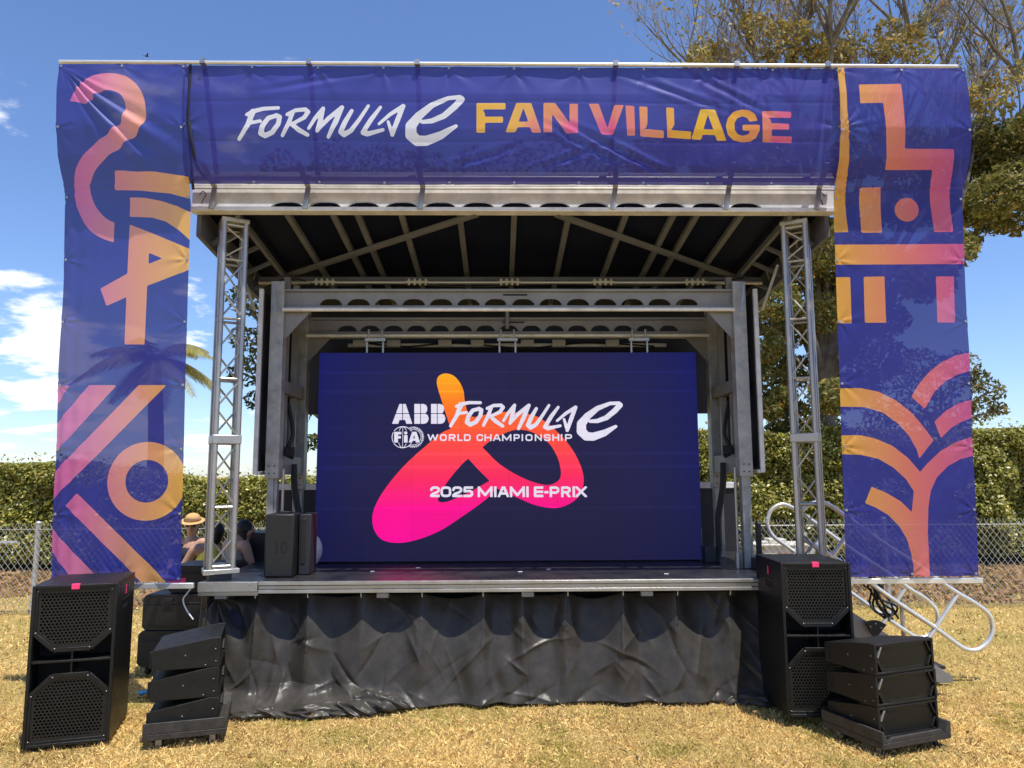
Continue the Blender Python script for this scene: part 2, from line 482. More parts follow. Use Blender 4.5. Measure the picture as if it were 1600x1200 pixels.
def march_obj(name, pts, faces, mats, to3d, m, parent, colfn=None, smooth=True):
    me = bpy.data.meshes.new(name)
    co = to3d(pts[:, 0], pts[:, 1])
    me.from_pydata([tuple(p) for p in co.tolist()], [], faces)
    me.polygons.foreach_set('material_index', mats)
    if colfn is not None:
        at = me.color_attributes.new('Col', 'FLOAT_COLOR', 'POINT')
        c = np.ones((len(pts), 4), np.float32); c[:, :3] = colfn(pts[:, 0], pts[:, 1])
        at.data.foreach_set('color', c.ravel())
    o = link(name, me, m, parent, False)
    if smooth: me.shade_smooth()
    return o
# block letters as centre-line strokes in a unit box
GLYPH = {
 'W': [[(0, 1.2), (.25, 0), (.5, 1), (.75, 0), (1, 1.2)]], 'O': 'ring', '0': 'ring', 'D': 'dee', 'C': 'cee',
 'R': [[(0, -.2), (0, 1), (.72, 1), (1, .87), (1, .6), (.72, .45), (0, .45)], [(.55, .45), (1.05, -.2)]],
 'L': [[(0, 1.2), (0, 0), (1.2, 0)]], 'H': [[(0, -.2), (0, 1.2)], [(1, -.2), (1, 1.2)], [(0, .5), (1, .5)]],
 'A': [[(-.05, -.2), (.45, 1.1), (.55, 1.1), (1.05, -.2)], [(.2, .3), (.8, .3)]],
 'M': [[(0, -.2), (0, 1), (.5, .1), (1, 1), (1, -.2)], [(0, 1), (0, 1.2)], [(1, 1), (1, 1.2)]],
 'P': [[(0, -.2), (0, 1), (.75, 1), (1, .87), (1, .55), (.75, .4), (0, .4)]], 'I': [[(.5, -.2), (.5, 1.2)]],
 'N': [[(0, -.2), (0, 1.0), (1, 0), (1, 1.2)], [(0, 1), (0, 1.2)], [(1, 0), (1, -.2)]],
 'S': [[(1, .8), (.85, 1), (.15, 1), (0, .85), (0, .65), (.15, .53), (.85, .47), (1, .35), (1, .15), (.85, 0), (.15, 0), (0, .2)]],
 '2': [[(0, .72), (.05, .9), (.25, 1), (.75, 1), (1, .86), (1, .62), (.8, .45), (.2, .25), (0, .08), (0, 0), (1.2, 0)]],
 '5': [[(1.2, 1), (.06, 1), (.02, .56), (.75, .60), (1, .44), (1, .15), (.8, 0), (-.1, 0)]],
 'E': [[(1.2, 1), (0, 1), (0, 0), (1.2, 0)], [(0, .5), (1.1, .5)]], '-': [[(-.2, .45), (1.2, .45)]],
 'X': [[(-.1, -.15), (1.1, 1.15)], [(-.1, 1.15), (1.1, -.15)]], '1': [[(.1, .75), (.55, 1.0), (.55, -.2)]],
}
def sd_glyph(X, Z, ch, x0, x1, z0, z1, r):
    """letter ch filling the box x0..x1, z0..z1 with pen radius r"""
    ax, bx, az, bz = x0 + r, x1 - r, z0 + r, z1 - r
    g = GLYPH[ch]
    if g == 'ring':
        k = 0.36
        g = [[(k, 0), (1 - k, 0), (1 - .1, .07), (1, .25), (1, .75), (1 - .1, .93), (1 - k, 1), (k, 1), (.1, .93), (0, .75), (0, .25), (.1, .07), (k, 0)]]
    elif g == 'dee': g = [[(0, 0), (0, 1), (.6, 1), (.9, .9), (1, .7), (1, .3), (.9, .1), (.6, 0), (0, 0)]]
    elif g == 'cee': g = [[(1, .75), (.9, .93), (.65, 1), (.35, 1), (.1, .93), (0, .75), (0, .25), (.1, .07), (.35, 0), (.65, 0), (.9, .07), (1, .27)]]
    d = np.full(X.shape, 9.0)
    for st in g:
        P = [(ax + (bx - ax) * a, az + (bz - az) * b) for a, b in st]
        d = np.minimum(d, sd_stroke(X, Z, P, r))
    box = np.maximum(np.maximum(x0 - X, X - x1), np.maximum(z0 - Z, Z - z1))
    return np.maximum(d, box)

# ================================================================== GROUND
def ground():
    n = 70
    g = np.concatenate([-np.geomspace(600, 8, 20), np.linspace(-7.8, 7.8, 60), np.geomspace(8, 600, 20)])
    gx, gy = np.meshgrid(g, g + 7.0)
    d = np.hypot(gx, gy - 7)
    gz = np.where(d < 40, 0.02 * (fbm(gx * 0.7, gy * 0.7, 5, 4) - 0.5), 0) - 0.012
    k = len(g); idx = np.arange(k * k).reshape(k, k)
    q = np.stack([idx[:-1, :-1], idx[:-1, 1:], idx[1:, 1:], idx[1:, :-1]], -1).reshape(-1)
    me = raw_mesh('lawn', np.stack([gx.ravel(), gy.ravel(), gz.ravel()], 1), q, 4)
    m = bpy.data.materials.new('lawn_soil'); m.use_nodes = True
    t = m.node_tree; p = t.nodes['Principled BSDF']; p.inputs['Roughness'].default_value = 0.95
    p.inputs['Specular IOR Level'].default_value = 0.1
    co = N(t, 'ShaderNodeTexCoord')
    n1 = N(t, 'ShaderNodeTexNoise'); n1.inputs['Scale'].default_value = 1.1; n1.inputs['Detail'].default_value = 8
    n2 = N(t, 'ShaderNodeTexNoise'); n2.inputs['Scale'].default_value = 45; n2.inputs['Detail'].default_value = 6; n2.inputs['Roughness'].default_value = 0.75
    for nn in (n1, n2): t.links.new(co.outputs['Object'], nn.inputs['Vector'])
    r = N(t, 'ShaderNodeValToRGB'); e = r.color_ramp.elements
    e[0].position = 0.30; e[0].color = (0.10, 0.062, 0.022, 1)
    e[1].position = 0.72; e[1].color = (0.66, 0.48, 0.19, 1)
    x = r.color_ramp.elements.new(0.5); x.color = (0.48, 0.34, 0.12, 1)
    t.links.new(n2.outputs[0], r.inputs[0])
    mx = N(t, 'ShaderNodeMixRGB'); mx.inputs[2].default_value = (0.27, 0.23, 0.06, 1)
    mr = N(t, 'ShaderNodeMapRange'); mr.inputs[1].default_value = 0.48; mr.inputs[2].default_value = 0.7; mr.inputs[4].default_value = 0.6
    t.links.new(n1.outputs[0], mr.inputs[0]); t.links.new(mr.outputs[0], mx.inputs[0])
    t.links.new(r.outputs[0], mx.inputs[1]); t.links.new(mx.outputs[0], p.inputs['Base Color'])
    b = N(t, 'ShaderNodeBump'); b.inputs['Strength'].default_value = 0.9; b.inputs['Distance'].default_value = 0.03
    t.links.new(n2.outputs[0], b.inputs['Height']); t.links.new(b.outputs[0], p.inputs['Normal'])
    tag(link('lawn', me, m), kind='structure')
ground()
def gz(x, y): return 0.02 * (fbm(np.asarray(x) * 0.7, np.asarray(y) * 0.7, 5, 4) - 0.5) - 0.012

# ================================================================== STAGE
DX0, DX1, DY0, DY1, DZ = -2.53, 2.80, 6.40, 9.30, 1.0
PXL, PXR, PYF, PYB = -2.16, 2.37, 7.16, 8.06          # the four lifting posts
RX0, RX1, RY0, RY1 = -2.74, 3.04, 6.38, 9.40          # the roof
def roofz(y): return 4.24 - 0.105 * (y - 6.38)
stage = thing('mobile_stage', 'mobile outdoor stage with black deck, dark lined roof and silver posts behind the banners', 'stage', (0.13, 7.9, 0))
ST = stage.location.copy()
def SO(mb, name, m, parent=None, bev=0.0, **k):
    o = mb.build(name, m, None, **k)
    o.parent = parent or stage
    if parent is None: o.matrix_parent_inverse = Matrix.Translation(-ST)
    if bev: bevel(o, bev)
    return o
SO(MB().box(DX0, DX1, DY0 + 0.05, DY1, DZ - 0.09, DZ), 'deck', 'deck', bev=0.004)
f = MB()
for z0, z1, pr in ((0.972, 1.004, 0.0), (0.938, 0.972, 0.012), (0.905, 0.938, 0.004)):
    f.box(-2.03, DX1, DY0 + pr, DY0 + 0.048, z0 + 0.002, z1 - 0.002)
SO(f, 'deck_edge', 'alu', bev=0.003)
f = MB().box(DX0, -2.034, DY0 - 0.006, DY0 + 0.048, 0.925, 1.002).box(DX0, -2.034, DY0 + 0.012, DY0 + 0.048, 0.89, 0.923)
for x in (-2.42, -2.1): f.ball((x, DY0 - 0.008, 0.985), 0.006, 8, 6)
tag(SO(f, 'deck_edge', 'alu', bev=0.003), 'greyer flat end plate of the deck edge with two screws')
for px in (345, 598, 825, 1011):
    x = atY(px, 926, DY0 + 0.03)[0]
    SO(MB().box(x - 0.05, x + 0.05, DY0 + 0.02, DY0 + 0.09, 0.862, 0.903), 'bracket', 'grey', bev=0.004)
# trailer body under and behind the deck
SO(MB().box(-2.2, 2.5, 7.25, 8.6, 0.30, 0.905), 'chassis', 'dark')
b = MB()
for x in (-2.0, 2.25):
    for y in (7.5, 8.3): SO(MB().tube([(x - 0.12, y, 0.3), (x + 0.12, y, 0.3)], 0.32, 20), 'wheel', 'rubber')

# low back wall of the trailer
for a, c in ((-2.62, -1.75), (1.98, 2.75)):
    o = SO(MB().box(a, c, 8.62, 8.68, 1.0, 1.72), 'back_wall', 'dark')
    SO(MB().box(a, c, 8.60, 8.70, 1.722, 1.79), 'wall_cap', 'white', o, bev=0.004)
SO(MB().box(-2.55, 2.85, 8.95, 9.02, 2.62, 3.95), 'back_panel', 'dark')
SO(MB().box(2.05, 2.3, 8.5, 8.6, 1.0, 1.28), 'locker', 'grey', bev=0.005)
# roof
def slab(x0, x1, y0, y1, t0, t1):
    m_ = MB()
    vs = [(x0, y0, roofz(y0) + t0), (x1, y0, roofz(y0) + t0), (x1, y1, roofz(y1) + t0), (x0, y1, roofz(y1) + t0),
          (x0, y0, roofz(y0) + t1), (x1, y0, roofz(y0) + t1), (x1, y1, roofz(y1) + t1), (x0, y1, roofz(y1) + t1)]
    return m_.add(vs, [(0, 3, 2, 1), (4, 5, 6, 7), (0, 1, 5, 4), (1, 2, 6, 5), (2, 3, 7, 6), (3, 0, 4, 7)])
SO(slab(RX0 + 0.02, RX1 - 0.02, RY0 + 0.07, RY1, 0.075, 0.12), 'roof_panel', 'roofdark')
for px in (442, 515, 554, 624, 717, 804, 891, 982, 1058, 1095, 1166):
    x = atY(px, 331, 6.42)[0]
    SO(slab(x - 0.026, x + 0.026, RY0 + 0.08, RY1 - 0.05, 0.022, 0.073), 'roof_rafter', 'rafter', bev=0.003)
def rp(x, y, dz): return (x, y, roofz(y) + dz)
SO(MB().bar(rp(-0.2, 6.46, 0.0), rp(-2.5, 8.1, 0.0), 0.062, 0.04), 'roof_brace', 'rafter', bev=0.003)
SO(MB().bar(rp(0.52, 6.46, 0.0), rp(2.75, 8.1, 0.0), 0.062, 0.04), 'roof_brace', 'rafter', bev=0.003)
SO(MB().box(-2.62, 2.9, 7.92, 7.99, 3.985, 4.045), 'cross_beam', 'rafter', bev=0.004)
SO(MB().tube([(-2.6, 7.86, 3.965), (2.88, 7.86, 3.965)], 0.022, 8), 'cross_tube', 'alu')
for px in (507, 652, 796, 942, 1086):
    x = atY(px, 440, 7.84)[0]; b = MB()
    for d in (-0.09, -0.03, 0.03, 0.09):
        b.tube([(x + d, 7.84, 3.93), (x + d, 7.84, 4.0)], 0.013, 6)
    b.box(x - 0.12, x + 0.12, 7.828, 7.852, 3.955, 3.975)
    SO(b, 'clamp_set', 'cream')
# arched beams
def arch_plate(x0, x1, z0, z1, holes, hw, hh, y, t):
    poly = [(x0, z0)]
    for c in holes:
        poly.append((c - hw / 2, z0))
        for k in range(9):
            a = k / 8; poly.append((c - hw / 2 + hw * a, z0 + 0.35 * hh + 0.65 * hh * (1 - abs(2 * a - 1) ** 3.4)))
        poly.append((c + hw / 2, z0))
    poly += [(x1, z0), (x1, z1), (x0, z1)]
    return MB().prism(poly, lambda a, b_, d: (a, d, b_), y, y + t)
fx = [atY(448 + 59.8 * k, 320, 6.4)[0] for k in range(13)]
bm_ = SO(arch_plate(RX0 + 0.004, RX1 - 0.004, 4.262, 4.44, fx, 0.278, 0.062, 6.40, 0.03), 'front_beam', 'white', smooth=False)
b = MB().box(RX0, RX1, 6.355, 6.47, 4.222, 4.26).box(RX0, RX1, 6.397, 6.46, 4.442, 4.462)
SO(b, 'beam_flange', 'white', bm_, bev=0.004)
SO(MB().box(RX0, RX1, 6.40, 6.43, 4.466, 4.60), 'roof_edge', 'white', bev=0.004)
SO(MB().tube([(RX0 + 0.05, 6.30, 4.50), (RX1 - 0.05, 6.30, 4.50)], 0.026, 10), 'front_tube', 'alu')
SO(MB().box(RX0 + 0.03, RX1 - 0.03, 6.335, 6.355, 4.525, 4.56), 'front_tube', 'white')
for px in (331, 477, 656, 956, 1133, 1274):
    x = atY(px, 318, 6.36)[0]
    o = MB().bar((x, 6.345, 4.235), (x + 0.03, 6.335, 4.43), 0.045, 0.02, (0, 1, 0)).bar((x + 0.03, 6.335, 4.43), (x + 0.0, 6.08, 4.56), 0.045, 0.02, (0, 0, 1))
    SO(o, 'banner_arm', 'alu', bev=0.003)
def roof_side(x, s):
    o = slab(x - 0.02, x + 0.02, RY0 + 0.1, RY1, -0.20, 0.07)
    SO(o, 'roof_side_beam', 'rafter')
    o = slab(x - s * 0.34 - 0.02, x - s * 0.34 + 0.02, RY0 + 0.1, 8.2, -0.03, 0.02)
    SO(o, 'roof_side_rail', 'rafter')
    for y in (6.75, 7.15, 7.55, 7.95):
        SO(MB().bar(rp(x - s * 0.02, y, -0.16), rp(x - s * 0.32, y, -0.02), 0.035, 0.035), 'side_strut', 'rafter')
    for y in (6.95, 7.35, 7.75):
        SO(MB().tube([rp(x - s * 0.022, y - 0.14, -0.07), rp(x - s * 0.10, y, -0.03), rp(x - s * 0.022, y + 0.14, -0.07)], 0.012, 6), 'hook', 'edge')
roof_side(RX0 + 0.04, -1); roof_side(RX1 - 0.04, 1)
def beam_between(y, zt, zb, n, z_tube):
    step = (PXR - PXL - 0.2) / n
    hs = [PXL + 0.1 + step * (k + 0.5) for k in range(n)][1:-1]
    o = SO(arch_plate(PXL + 0.06, PXR - 0.06, zb, zt - 0.028, hs, step * 0.8, 0.070, y, 0.02), 'arch_beam', 'grey', smooth=False)
    SO(MB().box(PXL + 0.06, PXR - 0.06, y - 0.03, y + 0.04, zt - 0.026, zt), 'beam_flange', 'grey', o, bev=0.003)
    SO(MB().box(PXL + 0.06, PXR - 0.06, y - 0.03, y + 0.04, zb - 0.03, zb - 0.002), 'beam_flange', 'grey', o, bev=0.003)
    SO(MB().tube([(PXL + 0.05, y - 0.06, z_tube), (PXR - 0.05, y - 0.06, z_tube)], 0.02, 8), 'lighting_tube', 'white')
    for x, s in ((PXL + 0.062, 1), (PXR - 0.062, -1)):
        SO(MB().prism([(x, zb - 0.035), (x + s * 0.27, zb - 0.035), (x + s * 0.25, zb - 0.06), (x, zb - 0.34)], lambda a, b_, d: (a, d, b_), y - 0.01, y + 0.008), 'gusset', 'grey', smooth=False)
beam_between(PYF, 3.71, 3.545, 16, 3.495)
beam_between(PYB, 3.615, 3.46, 17, 3.405)
for x in (PXL, PXR):
    for y, w in ((PYF, 0.13), (PYB, 0.135)):
        zs = 1.86 if y == PYF else 1.74
        o = SO(MB().box(x - w / 2, x + w / 2, y - w / 2, y + w / 2, zs, 3.78), 'post', 'post', bev=0.006)
        q = w / 2 - 0.02
        SO(MB().box(x - q, x + q * 0.35, y - q, y + q, DZ + 0.001, zs + 0.05).box(x + q * 0.38, x + q, y - q + 0.012, y + q, DZ + 0.001, zs + 0.05), 'inner_leg', 'post', o, bev=0.004)
        for dx in (-0.025, 0.025):
            for dz in (0.05, 0.12): SO(MB().tube([(x + dx, y - w / 2 + 0.002, zs + dz), (x + dx, y - w / 2 - 0.006, zs + dz)], 0.007, 8), 'bolt', 'ink', o)
    for za, zb in ((2.70, 2.82), (1.90, 2.08)):
        SO(MB().box(x - 0.055, x + 0.055, PYF + 0.07, PYB - 0.07, za, zb), 'side_rail', 'grey', bev=0.004)
    for y in (7.42, 7.76):
        SO(MB().box(x - 0.03, x + 0.03, y - 0.025, y + 0.025, 2.085, 2.695), 'side_stud', 'grey')
        SO(MB().box(x - 0.03, x + 0.03, y - 0.025, y + 0.025, 2.825, 3.9), 'side_stud', 'grey')
    s = -1 if x < 0 else 1
    xp = x + s * 0.13
    wing = SO(MB().box(xp - 0.012, xp + 0.012, 7.08, 8.62, 1.93, 3.66), 'side_wing', 'dark')
    SO(MB().box(xp + s * 0.014 - 0.02, xp + s * 0.014 + 0.02, 7.045, 7.078, 1.90, 3.69).box(xp - 0.02, xp + 0.02, 7.08, 8.62, 1.895, 1.928), 'wing_frame', 'white', wing, bev=0.003)
    SO(MB().box(xp - s * 0.07 - 0.012, xp - s * 0.07 + 0.012, 7.30, 7.33, 1.94, 3.3), 'wing_stile', 'grey', wing)
    SO(MB().bar((x + s * 0.02, 7.02, 3.73), (x + s * 0.0 + s * -0.02, 6.99, 3.45), 0.022, 0.012, (0, 1, 0)), 'hanging_strut', 'alu')
    SO(MB().bar((x + s * 0.28, 6.80, 3.86), (x + s * 0.15, 6.90, 3.44), 0.026, 0.014, (0, 1, 0)), 'hanging_strut', 'alu')
    SO(MB().tube([(x - s * 0.10, PYF - 0.02, DZ + 0.14), (x - s * 0.10, PYF - 0.02, 1.95)], 0.014, 8).tube([(x - s * 0.10, PYF - 0.02, DZ), (x - s * 0.10, PYF - 0.02, DZ + 0.14)], 0.028, 10), 'hydraulic_ram', 'alu')
    pts = smooth_path([(x - s * 0.07, 7.6, 2.0), (x - s * 0.09, 7.58, 1.75), (x - s * 0.14, 7.6, 1.45), (x - s * 0.14, 7.62, 1.15), (x - s * 0.17, 7.6, 1.01)])
    SO(MB().tube(pts, 0.032, 8), 'hose', 'rubber')
    SO(MB().tube(smooth_path([(x - s * 0.02, 7.5, 2.62), (x - s * 0.10, 7.42, 2.3), (x - s * 0.04, 7.4, 2.12), (x - s * 0.12, 7.38, 2.06)]), 0.02, 6).box(x - s * 0.08 - 0.04, x - s * 0.08 + 0.04, 7.36, 7.44, 2.085, 2.17), 'hose', 'rubber')
SO(MB().box(PXR + 0.055, PXR + 0.10, 7.05, 7.09, DZ, 1.42), 'valve_bar', 'dark', bev=0.004)
SO(MB().box(PXR + 0.02, PXR + 0.24, 7.0, 7.2, DZ, DZ + 0.10), 'foot_plate', 'dark', bev=0.004)
SO(MB().box(PXR - 0.30, PXR - 0.19, 7.55, 7.7, DZ, DZ + 0.16), 'valve_box', 'dark', bev=0.006)
# tubes and lamps over the screen
lb = thing('light_bar', 'white batten of small lamp boxes along the dark roof above the screen', 'lighting bar', (0.1, 8.45, 3.4))
def LO(mb, name, m):
    o = mb.build(name, m); o.parent = lb; o.matrix_parent_inverse = Matrix.Translation((-0.1, -8.45, -3.4)); return bevel(o, 0.004)
LO(MB().box(-1.75, 1.95, 8.46, 8.50, 3.36, 3.40), 'batten', 'white')
LO(MB().box(-2.1, 2.3, 8.50, 8.56, 3.47, 3.52), 'batten', 'white')
for px in (562, 615, 695, 746, 824, 873, 957):
    x = atY(px, 537, 8.4)[0]
    LO(MB().box(x - 0.075, x + 0.075, 8.38, 8.455, 3.35, 3.43), 'lamp_box', 'cream')

# loose cables and ties on the frame
for x0, s in ((-2.66, 1), (2.94, -1)):
    SO(MB().tube(smooth_path([(x0, 6.37, 4.37), (x0 + s * 0.03, 6.36, 4.40), (x0 + s * 0.06, 6.36, 4.37), (x0 + s * 0.04, 6.36, 4.33), (x0 + s * 0.02, 6.37, 4.29)]), 0.004, 6), 'cable', 'rubber')
SO(MB().tube(smooth_path([(-2.5, 7.88, 3.97), (-2.2, 7.84, 4.0), (-1.9, 7.86, 3.93), (-1.2, 7.86, 3.95), (-0.3, 7.86, 3.92), (0.6, 7.86, 3.95), (1.6, 7.86, 3.93), (2.4, 7.85, 3.98), (2.7, 7.9, 4.03)], 8), 0.009, 6), 'cable', 'rubber')
SO(MB().tube(smooth_path([(-1.7, 8.44, 3.42), (-1.1, 8.44, 3.36), (-0.5, 8.44, 3.40), (0.3, 8.44, 3.34), (1.0, 8.44, 3.40), (1.8, 8.44, 3.36)], 8), 0.010, 6), 'cable', 'rubber')
SO(MB().tube([(0.09, 8.0, 3.48), (0.09, 8.0, 3.90)], 0.022, 8), 'drop_pole', 'grey')
for x, z, y in ((0.16, 3.655, PYF - 0.004), (0.16, 3.565, PYB - 0.004)):
    SO(MB().box(x - 0.12, x + 0.12, y, y + 0.003, z - 0.008, z + 0.008), 'warning_strip', 'ink')
rr_ = random.Random(9)
for k in range(5):
    x, y = rr_.uniform(-1.2, 1.8), rr_.uniform(6.7, 7.4)
    SO(MB().box(x - 0.02, x + 0.02, y - 0.012, y + 0.012, DZ + 0.0005, DZ + 0.004), 'tape_scrap', 'white')

# ------------------------------------------------------------------ truss towers
def tower(x, y, rz, label):
    t = thing('truss_tower', label, 'truss tower', (x, y, 1.0), rz, 'truss towers under the roof corners')
    h = 0.093; z1 = 3.17
    cs = [(-h, -h), (h, -h), (h, h), (-h, h)]
    for a, b_ in cs:
        MB().tube([(a, b_, 0.10), (a, b_, z1)], 0.0255, 12).build('chord', 'alu', t)
    L = MB(); zs = [0.12, 0.62, 1.18, 1.22, 1.74, 2.28, 2.82, 3.14]
    for i in range(4):
        a, b_ = cs[i], cs[(i + 1) % 4]
        for z in zs: L.tube([(a[0], a[1], z), (b_[0], b_[1], z)], 0.013, 8)
        for k in range(len(zs) - 1):
            if zs[k + 1] - zs[k] < 0.1: continue
            zz = np.linspace(zs[k], zs[k + 1], 3); sgn = (k + i) % 2
            for j in range(2):
                p, q = (a, b_) if (j + sgn) % 2 == 0 else (b_, a)
                L.tube([(p[0], p[1], zz[j] + 0.01), (q[0], q[1], zz[j + 1] - 0.01)], 0.0085, 6)
    L.build('lacing', 'alu', t)
    bevel(MB().box(-0.122, 0.122, -0.122, 0.122, 1.165, 1.245).build('sleeve_block', 'alu', t), 0.008)
    bevel(MB().prism([(-0.15, -0.12), (0.15, -0.12), (0.13, 0.12), (-0.13, 0.12)], lambda a, b_, d: (a, b_, d), 0.055, 0.098).build('base_plate', 'alu', t), 0.006)
    bevel(MB().box(-0.09, 0.09, -0.09, 0.09, -0.10, 0.053).build('foot', 'dark', t), 0.006)
    bevel(MB().box(-0.12, 0.12, -0.12, 0.12, z1 - 0.005, z1 + 0.035).box(-0.05, 0.05, -0.05, 0.05, z1 + 0.036, z1 + 0.08).build('head_plate', 'alu', t), 0.005)
    return t
tower(-2.43, 6.60, 0.50, 'silver truss tower with brightly lit foot, standing beside the banner with the ring')
tower(2.76, 6.62, -0.50, 'silver truss tower in shade, behind the taller subwoofer and beside the handrail loops')

# ================================================================== BANNERS
_pz = np.array([0.9, 1.0, 2.5, 4.20, 4.33, 4.42, 4.55, 4.80, 5.10, 5.36, 5.5])
_py = np.array([6.29, 6.28, 6.20, 6.12, 6.09, 6.03, 5.96, 5.90, 5.885, 5.90, 5.90])
def prof(z): return np.interp(z, _pz, _py)
_hz = np.array([4.2, 4.36, 4.5, 4.8, 5.1, 5.36, 5.5]); _hy = np.array([6.12, 6.08, 6.0, 5.93, 5.905, 5.915, 5.92])
def hprof(z): return np.interp(z, _hz, _hy) + 0.03
def onb(px, py, pf=prof):
    y = 6.05
    for _ in range(6):
        p = atY(px, py, y); y = float(pf(p[2]))
    return (p[0], p[2])
def trace(pts, ox, oy, sc, pf=prof): return [onb(ox + x / sc, oy + y / sc, pf) for x, y in pts]
def creases(x, z, ties, amp, k, r0):
    w = 0
    for i, (a, b_) in enumerate(ties):
        r = np.hypot(x - a, z - b_); th = np.arctan2(z - b_, x - a)
        w = w + amp * np.cos(k * th + i * 1.7 + 0.8 * np.sin(5 * th + i)) * np.exp(-r / r0) * np.minimum(r / 0.05, 1)
    return w
def grad(stops):
    ks = [s[0] for s in stops]; cs = np.array([lin(s[1]) for s in stops])
    return lambda t: np.stack([np.interp(t, ks, cs[:, i]) for i in range(3)], 1)

# ---- left banner art
ZA = (0, 60, 1200 / 420); ZB = (0, 460, 1072 / 420)
LB = [trace([(310, 278), (345, 215), (400, 172), (450, 157), (500, 155), (560, 168), (610, 205), (638, 255), (650, 315), (645, 360), (620, 410), (580, 448), (530, 490), (470, 535), (430, 580), (410, 625), (403, 660), (408, 700), (425, 745), (455, 785), (485, 810), (512, 822), (508, 910), (470, 898), (420, 872), (385, 835), (360, 790), (340, 730), (335, 660), (335, 600), (345, 565), (370, 520), (410, 480), (450, 445), (500, 405), (535, 370), (553, 335), (558, 295), (552, 270), (535, 248), (505, 235), (475, 232), (440, 240), (415, 258), (400, 278), (393, 293)], *ZA),
      trace([(512, 590), (600, 592), (700, 597), (780, 606), (900, 626), (900, 735), (850, 717), (760, 692), (640, 680), (512, 677)], *ZA),
      trace([(580, 710), (650, 712), (720, 725), (790, 748), (900, 800), (900, 960), (850, 903), (800, 857), (740, 817), (680, 800), (580, 796)], *ZA)]
LB[0] = [tuple(q) for q in smooth_path(LB[0][:22], 4)] + [tuple(q) for q in smooth_path(LB[0][22:], 4)]

armA = [(0 + x / ZA[2], 60 + y / ZA[2]) for x, y in [(580, 830), (700, 878), (900, 962), (900, 1012), (840, 1035), (657, 1105)]]
armA += [(226.4, 538.3), (195, 538.3), (197.3, 464.3), (166.3, 478.3), (156.5, 451), (198.8, 427.5)]
LB.append([onb(*p) for p in armA])
LB += [trace([(180, 365), (280, 365), (180, 505)], *ZB),
       trace([(357, 362), (467, 362), (190, 662), (190, 553), (222, 518)], *ZB),
       trace([(555, 362), (665, 362), (235, 792), (180, 850), (180, 745), (245, 678)], *ZB),
       trace([(308, 793), (262, 843), (565, 1150), (600, 1200), (720, 1200), (672, 1155)], *ZB),
       trace([(150, 872), (204, 932), (392, 1135), (420, 1190), (330, 1190), (285, 1136), (202, 1025), (150, 950)], *ZB)]
holeA = trace([(665, 957), (725, 982), (663, 1008)], *ZA)
cL = onb(585 / ZB[2], 460 + 745 / ZB[2]); eL = onb((585 + 157) / ZB[2], 460 + 745 / ZB[2]); rO = abs(eL[0] - cL[0]); rI = rO * 85 / 157
LX0, LX1 = -3.685, -2.628
def left_sdf(X, Z):
    S = np.full(X.shape, 9.0)
    for p in LB: S = np.minimum(S, sd_poly(X, Z, p))
    S = np.where(True, np.maximum(S, -sd_poly(X, Z, holeA)), S)
    ring = np.maximum(sd_circle(X, Z, cL, rO), -sd_circle(X, Z, cL, rI))
    return np.minimum(S, ring)
_gl = grad([(0.0, (222, 108, 180)), (0.2, (232, 124, 174)), (0.45, (240, 150, 152)), (0.7, (247, 172, 122)), (1.0, (251, 192, 84))])
def left_col(x, z): return _gl((x - LX0) / (LX1 - LX0) + 0.06 * np.sin(z * 2.1)) * 0.92
def banner(name, label, x0, x1, z0, z1, sdf, colfn, wr, pf, mats_, loc, res=0.011, ties=(), edge=None, cat='banner'):
    nu = int((x1 - x0) / res); nv = int((z1 - z0) / res)
    u = np.linspace(x0, x1, nu + 1); v = np.linspace(z0, z1, nv + 1)
    X, Z = np.meshgrid(u, v)
    S = sdf(X, Z)
    t = thing(name, label, cat, loc)
    l = np.array(loc)
    def to3(x, z):
        w = wr(x, z); 
        xx = x + (edge(x, z) if edge else 0)
        return np.stack([xx, pf(z) + w, z], 1) - l
    p, fcs, ms = march(X, Z, S)
    o = march_obj('printed_sheet', p, fcs, ms, to3, mats_, t, colfn)
    for a, b_ in ties:
        q = to3(np.array([a]), np.array([b_]))[0]
        g = MB(); g.tube([(q[0], q[1] - 0.006, q[2]), (q[0], q[1] + 0.004, q[2])], 0.011, 10)
        g.tube([(q[0], q[1] - 0.004, q[2]), (q[0] + 0.004, q[1] + 0.03, q[2] + 0.03)], 0.003, 5)
        g.build('grommet', 'alu', t)
    return t
def ties_for(x0, x1, z0, z1, nx, nz_):
    T = []
    for k in range(nx): T += [(x0 + 0.02 + (x1 - x0 - 0.04) * k / (nx - 1), z0 + 0.02), (x0 + 0.02 + (x1 - x0 - 0.04) * k / (nx - 1), z1 - 0.02)]
    for k in range(1, nz_ - 1):
        z = z0 + 0.02 + (z1 - z0 - 0.04) * k / (nz_ - 1); T += [(x0 + 0.018, z), (x1 - 0.018, z)]
    return T
TL = ties_for(LX0, LX1, 1.03, 5.33, 3, 9)
